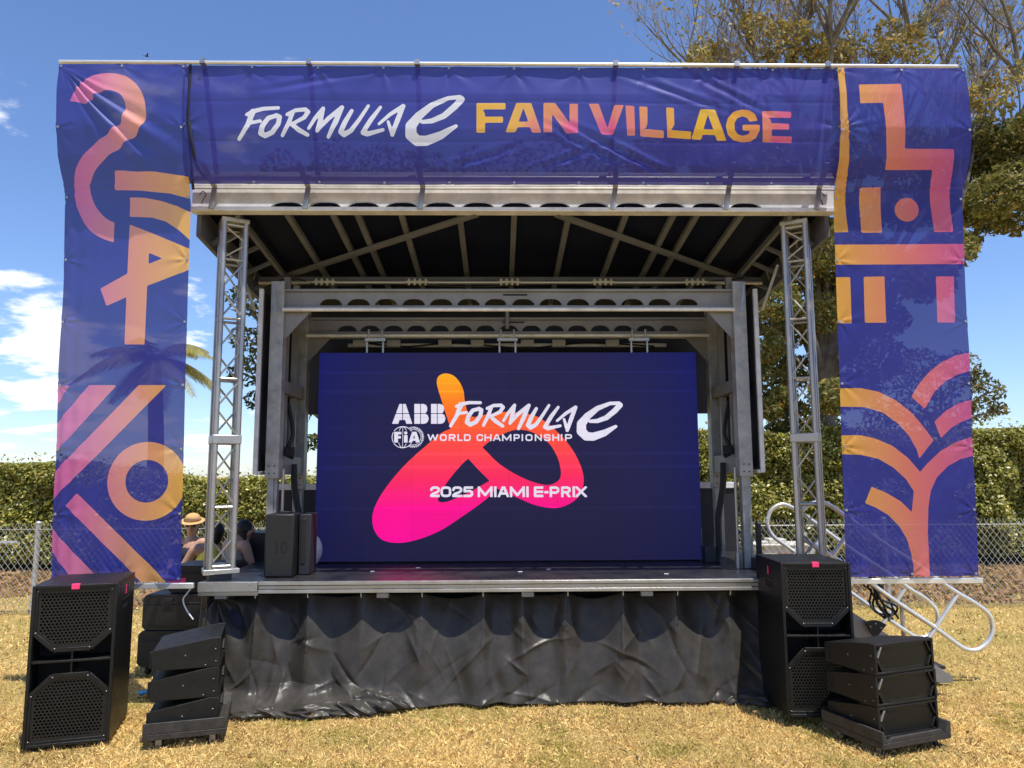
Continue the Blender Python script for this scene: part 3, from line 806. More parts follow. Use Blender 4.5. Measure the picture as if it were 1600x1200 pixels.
def wr_left(x, z):
    w = creases(x, z, TL, 0.007, 7, 0.11) + 0.016 * (fbm(x * 2.2, z * 0.7, 3, 3) - 0.45)
    # long pulls from the top left corner
    a, b_ = LX0 + 0.02, 5.31
    r = np.hypot(x - a, z - b_); th = np.arctan2(b_ - z, x - a)
    w = w + 0.024 * np.sin(th * 30 + 2.5 * r + 3 * fbm(x * 2, z * 2, 9, 2)) * np.exp(-((th - 0.78) / 0.24) ** 2) * np.minimum(r / 0.3, 1) * np.exp(-np.maximum(r - 1.0, 0) / 0.25)
    # fold down the left side below the seam
    w = w + 0.014 * np.sin((x - LX0) * 55 + 2 * fbm(x, z * 1.2, 4, 2)) * np.exp(-(x - LX0) / 0.13) * np.clip((4.4 - z) * 2, 0, 1)
    w = w - 0.012 * np.exp(-((z - 4.335) / 0.012) ** 2)
    w = w + 0.012 * np.sin(x * 26 + 1.2 * z) * np.exp(-np.abs(z - 1.03) / 0.16)
    return w
def edge_left(x, z): return np.where(z > 4.4, -0.02 * np.sin((z - 4.4) * 3.2) * 0, 0) - 0.004 * np.sin(z * 5.0) * ((LX1 - x) / (LX1 - LX0))
banner('tall_banner', 'tall blue banner with pink hook, letter and orange ring artwork, beside the palm', LX0, LX1, 1.03, 5.33, left_sdf, left_col, wr_left, prof,
       ['blue', 'print'], (-3.15, 6.2, 1.0), ties=TL, edge=edge_left)

# ---- right banner art
ZC = (1180, 60, 1200 / 420); ZD = (1180, 460, 1072 / 420)
RB = [trace([(320, 120), (395, 120), (412, 330), (414, 865), (320, 867)], *ZC),
      trace([(463, 207), (655, 203), (668, 493), (888, 495), (882, 865), (797, 865), (790, 588), (580, 588), (573, 288), (470, 290)], *ZC),
      trace([(466, 668), (560, 666), (566, 867), (472, 868)], *ZC),
      trace([(320, 922), (990, 917), (990, 1007), (320, 1011)], *ZC),
      [onb(1180 + 330 / ZC[2], 60 + 1068 / ZC[2]), onb(1180 + 423 / ZC[2], 60 + 1066 / ZC[2]), onb(1180 + 385 / ZD[2], 460 + 115 / ZD[2]), onb(1180 + 290 / ZD[2], 460 + 115 / ZD[2])],
      [onb(1180 + 484 / ZC[2], 60 + 1065 / ZC[2]), onb(1180 + 577 / ZC[2], 60 + 1063 / ZC[2]), onb(1180 + 522 / ZD[2], 460 + 113 / ZD[2]), onb(1180 + 437 / ZD[2], 460 + 113 / ZD[2])],
      [onb(1180 + 807 / ZC[2], 60 + 1063 / ZC[2]), onb(1180 + 888 / ZC[2], 60 + 1063 / ZC[2]), onb(1180 + 798 / ZD[2], 460 + 112 / ZD[2]), onb(1180 + 727 / ZD[2], 460 + 112 / ZD[2])],
      trace([(622, 408), (650, 360), (690, 312), (740, 272), (800, 243), (852, 232), (930, 222), (930, 296), (857, 305), (810, 318), (760, 345), (715, 388), (677, 457)], *ZD),
      trace([(716, 507), (760, 465), (810, 435), (862, 420), (930, 405), (930, 480), (866, 493), (820, 510), (780, 535), (742, 573)], *ZD),
      trace([(290, 375), (420, 374), (490, 388), (560, 422), (620, 468), (670, 525), (713, 582), (690, 610), (655, 655), (645, 620), (615, 565), (570, 515), (510, 472), (440, 450), (290, 446)], *ZD),
      trace([(290, 562), (420, 562), (480, 575), (550, 605), (610, 652), (658, 708), (690, 672), (740, 625), (800, 590), (867, 568), (950, 555), (950, 632), (872, 643), (820, 657), (770, 685), (725, 730), (700, 785), (690, 850), (688, 950), (695, 1060), (700, 1220), (640, 1220), (632, 1080), (622, 1030), (605, 975), (575, 925), (530, 880), (480, 850), (437, 832), (463, 767), (520, 790), (580, 825), (624, 868), (632, 785), (600, 735), (550, 690), (490, 655), (420, 640), (290, 635)], *ZD)]
cR = onb(1180 + 675 / ZC[2], 60 + 766 / ZC[2])
QX0, QX1 = 2.895, 4.02
def right_sdf(X, Z):
    S = np.full(X.shape, 9.0)
    for p in RB: S = np.minimum(S, sd_poly(X, Z, p))
    return np.minimum(S, sd_circle(X, Z, cR, 0.103))
_gr = grad([(0.0, (251, 188, 84)), (0.25, (248, 166, 106)), (0.5, (244, 138, 120)), (0.72, (236, 118, 140)), (1.0, (220, 98, 164))])
def right_col(x, z): return _gr((x - QX0) / (QX1 - QX0) + np.where(z > 4.3, 0.1 - 0.12 * (z - 4.3), 0)) * 0.92
TR = ties_for(QX0, QX1, 1.03, 5.33, 3, 9)
def wr_right(x, z):
    w = creases(x, z, TR, 0.0065, 7, 0.11) + 0.017 * (fbm(x * 2.0 + 3, z * 0.7, 13, 3) - 0.45)
    w = w + creases(x, z, [(QX0 + 0.02, 4.80), (QX0 + 0.05, 4.36)], 0.011, 14, 0.13)
    w = w - 0.010 * np.exp(-((z - 4.345) / 0.012) ** 2)
    w = w + 0.012 * np.sin(x * 24 + 1.2 * z) * np.exp(-np.abs(z - 1.03) / 0.14)
    w = w + 0.012 * np.sin(x * 15 - 9 * z) * np.exp(-((z - 4.15) / 0.15) ** 2) * np.exp(-(x - QX0) / 0.4)
    return w
def edge_right(x, z): return np.where(z > 4.5, -0.03 * np.clip((z - 4.7) / 0.65, 0, 1) * ((x - QX0) / (QX1 - QX0)), 0) + 0.003 * np.sin(z * 5) * ((x - QX0) / (QX1 - QX0))
banner('tall_banner', 'tall blue banner with orange plant and steps artwork, in front of the big tree', QX0, QX1, 1.03, 5.33, right_sdf, right_col, wr_right, prof,
       ['blue', 'print'], (3.45, 6.2, 1.0), ties=TR, edge=edge_right)

# ---- header banner with lettering
FE_STROKES = [([(88, 168), (140, 145), (200, 130), (302, 124)], [11, 15, 13, 12]), ([(130, 150), (95, 240), (38, 335)], [20, 16, 12]), ([(100, 228), (180, 212)], [12, 11]),
      ([(290, 176), (235, 192), (195, 245), (184, 295), (213, 312), (262, 288), (302, 232), (311, 185), (288, 174)], [15, 15, 17, 18, 17, 16, 16, 16, 15]),
      ([(402, 150), (370, 230), (330, 310)], [13, 15, 12]), ([(362, 168), (420, 140), (485, 134), (503, 150), (478, 188), (395, 232)], [12, 13, 14, 15, 14, 11]), ([(398, 238), (440, 272), (500, 306)], [14, 16, 13]),
      ([(507, 262), (552, 190), (605, 126)], [11, 13, 13]), ([(605, 126), (588, 200), (565, 278)], [13, 16, 13]), ([(565, 278), (640, 195), (732, 120)], [11, 15, 15]), ([(732, 120), (690, 215), (640, 320)], [14, 18, 12]),
      ([(798, 142), (752, 220), (724, 285), (746, 304), (795, 275), (850, 200), (910, 108)], [13, 17, 17, 17, 15, 13, 11]),
      ([(992, 118), (930, 200), (874, 290), (902, 300), (1010, 272)], [11, 16, 16, 16, 11]),
      ([(982, 232), (1060, 165), (1146, 110)], [10, 13, 15]), ([(1144, 114), (1110, 200), (1072, 305)], [15, 17, 14]), ([(1044, 216), (1066, 285)], [10, 13]),
      ([(1275, 218), (1340, 211), (1420, 178), (1495, 115), (1540, 66), (1530, 50), (1450, 58), (1340, 106), (1250, 178), (1198, 245), (1198, 305), (1240, 345), (1300, 345), (1400, 308), (1503, 246)],
       [13, 17, 20, 22, 22, 14, 14, 20, 28, 36, 38, 34, 32, 26, 12])]
def fe(conv, k): return [([conv(x, y) for x, y in P], [q * k for q in R]) for P, R in FE_STROKES]
ZE = (365, 140, 1600 / 370); ZF = (735, 140, 1600 / 510)
mpp = abs(onb(801, 190, hprof)[0] - onb(800, 190, hprof)[0])
HS = fe(lambda x, y: onb(ZE[0] + x / ZE[2], ZE[1] + y / ZE[2], hprof), mpp / ZE[2])
def zf(p): return trace(p, *ZF, hprof)
HP = [zf(p) for p in (
 [(30, 66), (172, 66), (172, 97), (60, 97), (70, 115), (73, 133), (160, 133), (160, 163), (72, 163), (72, 212), (30, 212)],
 [(225, 66), (298, 66), (348, 212), (302, 212), (292, 185), (232, 185), (220, 210), (172, 210)],
 [(358, 66), (415, 66), (486, 165), (486, 70), (527, 70), (527, 215), (470, 215), (400, 118), (400, 210), (358, 210)],
 [(580, 70), (628, 70), (672, 190), (705, 76), (752, 76), (698, 222), (642, 222)],
 [(760, 78), (803, 80), (807, 226), (768, 226)],
 [(828, 82), (868, 84), (868, 165), (862, 185), (845, 192), (948, 200), (948, 238), (832, 230)],
 [(960, 86), (998, 88), (1000, 170), (990, 190), (975, 197), (1083, 205), (1080, 243), (965, 235)],
 [(1128, 95), (1200, 97), (1255, 250), (1210, 250), (1200, 222), (1140, 220), (1130, 245), (1083, 243)],
 [(1408, 152), (1395, 120), (1365, 101), (1330, 97), (1290, 108), (1262, 140), (1253, 178), (1262, 220), (1290, 248), (1330, 258), (1370, 255), (1400, 238), (1418, 200), (1418, 172), (1335, 172), (1335, 200), (1375, 202), (1360, 220), (1335, 226), (1310, 218), (1296, 195), (1296, 160), (1310, 138), (1335, 130), (1358, 138), (1368, 157)],
 [(1430, 104), (1573, 108), (1573, 138), (1460, 137), (1472, 150), (1475, 165), (1562, 167), (1562, 196), (1477, 195), (1477, 228), (1575, 230), (1575, 262), (1432, 258)])]
HH = [zf([(260, 90), (284, 158), (236, 158)]), zf([(1165, 120), (1192, 195), (1143, 193)])]
def header_sdf(X, Z):
    S = np.full(X.shape, 9.0)
    for P, R in HS: S = np.minimum(S, sd_stroke(X, Z, P, R))
    T = np.full(X.shape, 9.0)
    for p in HP: T = np.minimum(T, sd_poly(X, Z, p))
    for p in HH: T = np.maximum(T, -sd_poly(X, Z, p))
    return np.minimum(S, T)
HC = [((60, 90), (252, 196, 50)), ((60, 200), (252, 192, 50)), ((170, 80), (253, 200, 70)), ((260, 80), (250, 190, 80)), ((200, 200), (252, 190, 70)), ((330, 200), (246, 150, 120)), ((380, 80), (248, 165, 95)), ((380, 200), (244, 140, 120)), ((500, 90), (246, 150, 115)), ((510, 205), (238, 100, 150)),
      ((600, 80), (244, 150, 118)), ((670, 200), (238, 104, 145)), ((730, 85), (244, 145, 118)), ((785, 110), (245, 140, 112)), ((785, 210), (244, 135, 115)), ((850, 100), (248, 165, 95)), ((900, 220), (247, 155, 100)), ((980, 100), (250, 182, 62)), ((1050, 225), (250, 185, 62)), ((1160, 110), (252, 200, 45)), ((1160, 240), (252, 196, 50)), ((1280, 170), (250, 185, 65)), ((1390, 110), (249, 175, 75)), ((1390, 240), (247, 160, 90)), ((1450, 110), (244, 135, 125)), ((1550, 115), (236, 105, 145)), ((1500, 250), (238, 100, 140)), ((1440, 250), (244, 150, 105))]
_hp = np.array([zf([c[0]])[0] for c in HC]); _hc = np.array([lin(c[1]) for c in HC]); _split = onb(738, 190, hprof)[0]
def header_col(x, z):
    d = np.hypot(x[:, None] - _hp[None, :, 0], z[:, None] - _hp[None, :, 1]); w = 1 / (d + 0.015) ** 4
    c = (w[:, :, None] * _hc[None]).sum(1) / w.sum(1)[:, None]
    return np.where((x < _split)[:, None], np.array([0.90, 0.90, 0.95]), c * 0.97)
HX0, HX1, HZ0, HZ1 = -2.665, 2.93, 4.365, 5.345
TH = [(HX0 + 0.02 + (HX1 - HX0 - 0.04) * k / 10, z) for k in range(11) for z in (HZ0 + 0.015, HZ1 - 0.015)] + [(HX0 + 0.02, 4.83), (HX1 - 0.02, 4.83)]
def wr_head(x, z):
    w = creases(x, z, TH, 0.009, 6, 0.13) + 0.022 * (fbm(x * 1.1, z * 1.8, 23, 3) - 0.45)
    for zz, a in ((5.03, .0035), (4.70, .0035)):   # shipping creases
        w = w + a * np.exp(-np.abs(z - zz - 0.006 * np.sin(x * 3)) / 0.008)
    for cx_, cz, an, L, am in ((1.05, 4.62, -0.45, .40, .012), (0.75, 4.66, -0.5, .3, .010), (1.5, 5.12, -0.35, .4, .009), (0.55, 4.55, 0.35, .35, .009), (-0.2, 4.55, 0.3, .35, .007), (-1.6, 5.2, .2, .4, .006), (2.0, 5.1, -0.5, .35, .008), (1.25, 4.52, -0.4, .35, .009)):
        dx, dz = x - cx_, z - cz; s_ = dx * math.cos(an) + dz * math.sin(an); n_ = -dx * math.sin(an) + dz * math.cos(an)
        w = w + am * np.cos(n_ * 60) * np.exp(-(n_ / 0.06) ** 2 - (s_ / L) ** 2)
    w = w - 0.03 * np.exp(-np.abs(x - HX0) / 0.05) * 0
    return w
def edge_head(x, z):
    return 0 * x
banner('header_banner', 'wide blue header banner lettered FORMULA E FAN VILLAGE across the stage top', HX0, HX1, HZ0, HZ1, header_sdf, header_col, wr_head, hprof,
       ['hblue', 'hprint'], (0.14, 6.0, 4.8), ties=TH, cat='header banner')
# pipes
tp = thing('banner_pipe', 'long silver pipe along the very top that all three banners hang from', 'pipe', (0.13, 5.92, 5.36))
def PO(mb, name, m, par, org):
    o = mb.build(name, m); o.parent = par; o.matrix_parent_inverse = Matrix.Translation(-Vector(org)); return o
PO(MB().tube([(-3.70, 5.925, 5.362), (3.95, 5.925, 5.362)], 0.016, 12), 'pipe', 'alu_rail', tp, (0.13, 5.92, 5.36))
for px in (317, 483, 652, 962, 1151, 1293):
    x = atY(px, 98, 5.92)[0]
    PO(MB().box(x - 0.022, x + 0.022, 5.90, 5.95, 5.345, 5.388).tube([(x - 0.02, 5.93, 5.38), (x + 0.015, 5.93, 5.405)], 0.008, 8), 'clamp', 'alu', tp, (0.13, 5.92, 5.36))
    PO(MB().bar((x + 0.0, 5.965, 5.34), (x + 0.0, 6.36, 4.47), 0.04, 0.02, (0, 0, 1)), 'bracket', 'alu', tp, (0.13, 5.92, 5.36))
for x0, x1, lab in ((-3.3, -2.53, 'silver bar under the ring banner, reaching the deck edge'), (2.82, 4.06, 'silver bar under the plant banner, in front of the handrails')):
    b = thing('banner_bar', lab, 'bar', ((x0 + x1) / 2, 6.31, 1.0), 0)
    bevel(MB().box(-(x1 - x0) / 2, (x1 - x0) / 2, -0.02, 0.02, -0.032, 0.012).build('bar', 'alu_rail', b), 0.004)
    for k in range(2):
        bevel(MB().box(-(x1 - x0) / 2 + 0.04 + k * (x1 - x0 - 0.12), -(x1 - x0) / 2 + 0.10 + k * (x1 - x0 - 0.12), 0.021, 0.05, -0.03, 0.01).build('clamp', 'alu', b), 0.004)
for x0, x1, rz_, lab in ((-2.62, -2.585, 0, 'thin dark upright seam pole between the header and the ring banner'),):
    t = thing('seam_pole', lab, 'pole', (-2.612, 6.02, 4.3))
    PO(MB().tube([(-2.612, 5.945, 5.35), (-2.612, 5.95, 4.9), (-2.612, 6.06, 4.5), (-2.612, 6.12, 4.32)], 0.012, 8), 'pole', 'navy', t, (-2.612, 6.02, 4.3))
    PO(MB().tube(smooth_path([(-2.62, 5.96, 4.95), (-2.585, 5.97, 4.7), (-2.56, 6.05, 4.5), (-2.5, 6.1, 4.42)]), 0.015, 6), 'strap', 'navy', t, (-2.612, 6.02, 4.3))

# ================================================================== LED SCREEN
SY = 7.72
def ons(px, py): p = atY(px, py, SY); return (p[0], p[2])
s0 = ons(491, 878); s1 = ons(1097, 876); s2 = ons(499, 551); s3 = ons(1087.5, 551)
SX0, SX1 = (s0[0] + s2[0]) / 2, (s1[0] + s3[0]) / 2
SZ0, SZ1 = 1.015, (s2[1] + s3[1]) / 2
scr = thing('led_screen', 'big navy LED video wall showing a pink and orange ribbon emblem with white race lettering', 'LED screen', ((SX0 + SX1) / 2, SY, 1.0))
SL = Vector(scr.location)
def sc3(off): return lambda x, z: np.stack([x - SL.x, np.full_like(x, off), z - SL.z], 1)
bevel(MB().box(SX0 - SL.x, SX1 - SL.x, 0.012, 0.10, SZ0 - 1.0, SZ1 - 1.0).build('cabinet', 'ink', scr), 0.004)
nu, nv = 66, 36
X, Z = np.meshgrid(np.linspace(SX0, SX1, nu), np.linspace(SZ0, SZ1, nv))
p, fc, ms = march(X, Z, np.full(X.shape, -1.0), False)
def bgcol(x, z):
    u = (x - SX0) / (SX1 - SX0) * 2 - 1; v = (z - SZ0) / (SZ1 - SZ0) * 2 - 1
    e = np.clip(np.abs(u) ** 3 * 0.75 + 0.35 * np.clip(v, 0, 1) ** 2 * np.abs(u), 0, 1)[:, None]
    base = np.array(lin((30, 27, 67))); ed = np.array(lin((17, 22, 92))); bot = np.array(lin((27, 25, 53)))
    c = base * (1 - e) + ed * e
    k = np.clip(-v, 0, 1)[:, None] * 0.6
    return c * (1 - k) + bot * k
march_obj('display', p, fc, [0] * len(fc), sc3(0.0), ['led'], scr, bgcol)
ZS = (560, 560, 1600 / 440)
def zs_(p): return [ons(ZS[0] + x / ZS[2], ZS[1] + y / ZS[2]) for x, y in p]
def cr_closed(pts, k=4):
    n = len(pts); P = [np.array(p) for p in pts]; out = []
    for i in range(n):
        p0, p1, p2, p3 = P[i - 1], P[i], P[(i + 1) % n], P[(i + 2) % n]
        for j in range(k):
            t = j / k; out.append(0.5 * ((2 * p1) + (-p0 + p2) * t + (2 * p0 - 5 * p1 + 4 * p2 - p3) * t * t + (-p0 + 3 * p1 - 3 * p2 + p3) * t ** 3))
    return out
def open_cr(pts, k=5): return [tuple(p) for p in smooth_path(pts, k)]
lobe1 = open_cr([(525, 400), (495, 310), (470, 230), (447, 150), (450, 110), (470, 92), (500, 86), (540, 98), (575, 135), (597, 185), (605, 245), (625, 316), (660, 334)])
loop_ = open_cr([(660, 334), (713, 322), (807, 306), (900, 307), (1000, 325), (1050, 352), (1100, 390), (1180, 470), (1240, 560), (1275, 650), (1278, 720), (1255, 780), (1210, 820), (1150, 845), (1090, 849), (1000, 832), (900, 790), (785, 738)])
blob = open_cr([(785, 738), (740, 788), (680, 835), (580, 905), (480, 970), (380, 1015), (280, 1043), (200, 1047), (135, 1030), (95, 985), (80, 930), (85, 870), (120, 790), (190, 690), (280, 590), (380, 500), (470, 425), (525, 400)])
outer = zs_(lobe1 + loop_[1:] + blob[1:])
h1 = zs_(open_cr([(705, 505), (760, 462), (850, 418), (920, 405), (1000, 425), (1080, 480), (1130, 560), (1150, 640), (1140, 690), (1090, 718), (1040, 715), (960, 690), (870, 645), (790, 590), (705, 505)]))
h2 = zs_(open_cr([(625, 570), (680, 630), (745, 695)]) + open_cr([(745, 695), (640, 755), (560, 792), (500, 815), (460, 815), (453, 795), (480, 740), (530, 670), (590, 600), (625, 570)]))
X, Z = np.meshgrid(np.linspace(*[ons(575, 600)[0], ons(920, 600)[0]], 190), np.linspace(ons(800, 855)[1], ons(800, 575)[1], 155))
S = np.maximum(np.maximum(sd_poly(X, Z, outer), -sd_poly(X, Z, h1)), -sd_poly(X, Z, h2))
zlo, zhi = ons(700, 848)[1], ons(700, 584)[1]
_g = grad([(0, (246, 0, 150)), (0.2, (248, 4, 140)), (0.38, (250, 40, 95)), (0.6, (252, 75, 62)), (0.78, (253, 110, 30)), (1, (252, 170, 22))])
p, fc, ms = march(X, Z, S, False)
march_obj('emblem', p, fc, [0] * len(fc), sc3(-0.004), ['led'], scr, lambda x, z: _g((z - zlo) / (zhi - zlo)))
def lettering(name, sdf, px0, py0, px1, py1, res, off=-0.008):
    a = ons(px0, py1); b_ = ons(px1, py0)
    X, Z = np.meshgrid(np.arange(a[0], b_[0], res), np.arange(a[1], b_[1], res))
    p, fc, ms = march(X, Z, sdf(X, Z), False)
    return march_obj(name, p, fc, [0] * len(fc), sc3(off), ['ledw'], scr, lambda x, z: np.tile(np.array(lin((226, 222, 240))), (len(x), 1)))
mps = abs(ons(801, 700)[0] - ons(800, 700)[0])
# script title: same drawing as on the header, fitted to the screen
ax0, ay0, ax1, ay1 = 702, 700, 972, 700
fx0, fx1 = (702 - 0) , 972
def fs(x, y):
    # header drawing spans x 26..1565, y 36..378  ->  screen 702..973, 624..690 (script) 
    px = 702 + (x - 26) / (1565 - 26) * 271; py = 647.2 + 0.187 * (y - 228) + 0.0118 * (x - 170)
    return ons(px, py)
FS = fe(fs, mps * 271 / 1539 * 1.12)
def script_sdf(X, Z):
    S = np.full(X.shape, 9.0)
    for P, R in FS: S = np.minimum(S, sd_stroke(X, Z, P, R))
    return S
lettering('script_lettering', script_sdf, 696, 618, 980, 696, 0.006)
ZG = (600, 615, 8.0)
def zg(p): return [ons(ZG[0] + x / 8.0, ZG[1] + y / 8.0) for x, y in p]
def abb_sdf(X, Z):
    S = sd_poly(X, Z, zg([(195, 130), (272, 130), (355, 378), (280, 378), (266, 330), (194, 330), (180, 378), (102, 378)]))
    for dx in (0, 209):
        S = np.minimum(S, sd_poly(X, Z, zg([(x + dx, y) for x, y in [(380, 130), (490, 130), (525, 142), (542, 175), (540, 215), (518, 250), (548, 272), (560, 310), (550, 350), (525, 372), (495, 378), (380, 378)]])))
    for r in ([(229, 120), (238, 120), (238, 390), (229, 390)], [(453, 120), (462, 120), (462, 390), (453, 390)], [(662, 120), (671, 120), (671, 390), (662, 390)], [(90, 246), (800, 246), (800, 255), (90, 255)]):
        S = np.maximum(S, -sd_poly(X, Z, zg(r)))
    return S
lettering('block_lettering', abb_sdf, 610, 629, 700, 664, 0.004)
def fia_sdf(X, Z):
    c1 = zg([(235, 545)])[0]; c2 = zg([(368, 545)])[0]; u = mps / 8
    r1 = np.abs(sd_circle(X, Z, c1, 132 * u)) - 4.5 * u
    th = np.arctan2(Z - c2[1], X - c2[0])
    r2 = np.maximum(np.abs(sd_circle(X, Z, c2, (118 + 7 * np.sign(np.sin(th * 34))) * u)) - 8 * u, -sd_circle(X, Z, c1, 140 * u))
    r2 = np.minimum(r2, np.maximum(np.abs(sd_circle(X, Z, c2, 95 * u)) - 3 * u, -sd_circle(X, Z, c1, 140 * u)))
    mer = np.abs(np.hypot((X - c1[0]) / 0.42, Z - c1[1]) - 132 * u) - 6 * u
    mer = np.maximum(mer, sd_circle(X, Z, c1, 132 * u)) * 0.6
    ln = np.maximum(np.abs(X - c1[0]) - 3 * u, sd_circle(X, Z, c1, 132 * u))
    S = np.minimum(np.minimum(r1, r2), np.minimum(mer, ln))
    L = sd_poly(X, Z, zg([(128, 478), (218, 478), (218, 510), (176, 510), (176, 530), (212, 530), (212, 562), (176, 562), (176, 612), (128, 612)]))
    L = np.minimum(L, sd_poly(X, Z, zg([(250, 520), (296, 520), (296, 612), (250, 612)])))
    L = np.minimum(L, sd_circle(X, Z, zg([(273, 492)])[0], 20 * u))
    A = np.maximum(sd_poly(X, Z, zg([(352, 478), (406, 478), (452, 612), (400, 612), (394, 590), (362, 590), (354, 612), (310, 612)])), -sd_poly(X, Z, zg([(378, 515), (390, 560), (366, 560)])))
    L = np.minimum(L, A)
    S = np.maximum(S, -(L - 9 * u))
    return np.minimum(S, L)
lettering('round_badge', fia_sdf, 609, 664, 665, 703, 0.0035)
def words(spec, y0, y1, w, conv):
    def sdf(X, Z):
        S = np.full(X.shape, 9.0)
        for ch, a, b_ in spec:
            p0 = conv(a, y1); p1 = conv(b_, y0)
            if ch == 'I': p0 = (p0[0], p0[1]); 
            S = np.minimum(S, sd_glyph(X, Z, ch, p0[0], p1[0], p0[1], p1[1], w))
        return S
    return sdf
WC = [('W', 541, 682), ('O', 700, 785), ('R', 810, 895), ('L', 918, 982), ('D', 1000, 1085), ('C', 1158, 1240), ('H', 1256, 1345), ('A', 1362, 1460), ('M', 1475, 1592), ('P', 1620, 1697), ('I', 1720, 1738), ('O', 1768, 1856), ('N', 1884, 1972), ('S', 1998, 2082), ('H', 2104, 2188), ('I', 2210, 2230), ('P', 2262, 2348)]
for w_ in (WC[:5], WC[5:]):
    lettering('caption_lettering', words(w_, 507, 593, 9.0 * mps / 8, lambda x, y: ons(600 + x / 8, 615 + y / 8)), 664, 675, 898, 692, 0.0035)
EP = [('2', 72, 162), ('0', 168, 268), ('2', 276, 370), ('5', 378, 470), ('M', 512, 650), ('I', 661, 689), ('A', 697, 803), ('M', 810, 948), ('I', 959, 986), ('E', 1032, 1118), ('-', 1128, 1166), ('P', 1178, 1266), ('R', 1284, 1372), ('I', 1388, 1414), ('X', 1416, 1522)]
lettering('event_lettering', words(EP, 118, 218, 11.0 * mps / 5.926, lambda x, y: ons(660 + x / 5.926, 740 + y / 5.926)), 668, 756, 922, 780, 0.0042)
for px in (585, 793, 1000):
    x = ons(px, 545)[0] - SL.x; z = SZ1 - 1.0; b = MB()
    b.box(x - 0.095, x - 0.075, 0.03, 0.06, z - 0.01, z + 0.13).box(x + 0.075, x + 0.095, 0.03, 0.06, z - 0.01, z + 0.13).box(x - 0.11, x + 0.11, 0.025, 0.065, z + 0.131, z + 0.165)
    for d in (-0.07, 0.07): b.tube([(x + d, 0.045, z + 0.16), (x + d, 0.045, z + 0.26)], 0.014, 8)
    bevel(b.build('hanging_bracket', 'alu', scr), 0.003)
bevel(MB().box(SX0 - SL.x + 0.02, SX1 - SL.x - 0.02, 0.02, 0.09, 0.002, 0.013).build('base_rail', 'ink', scr), 0.002)

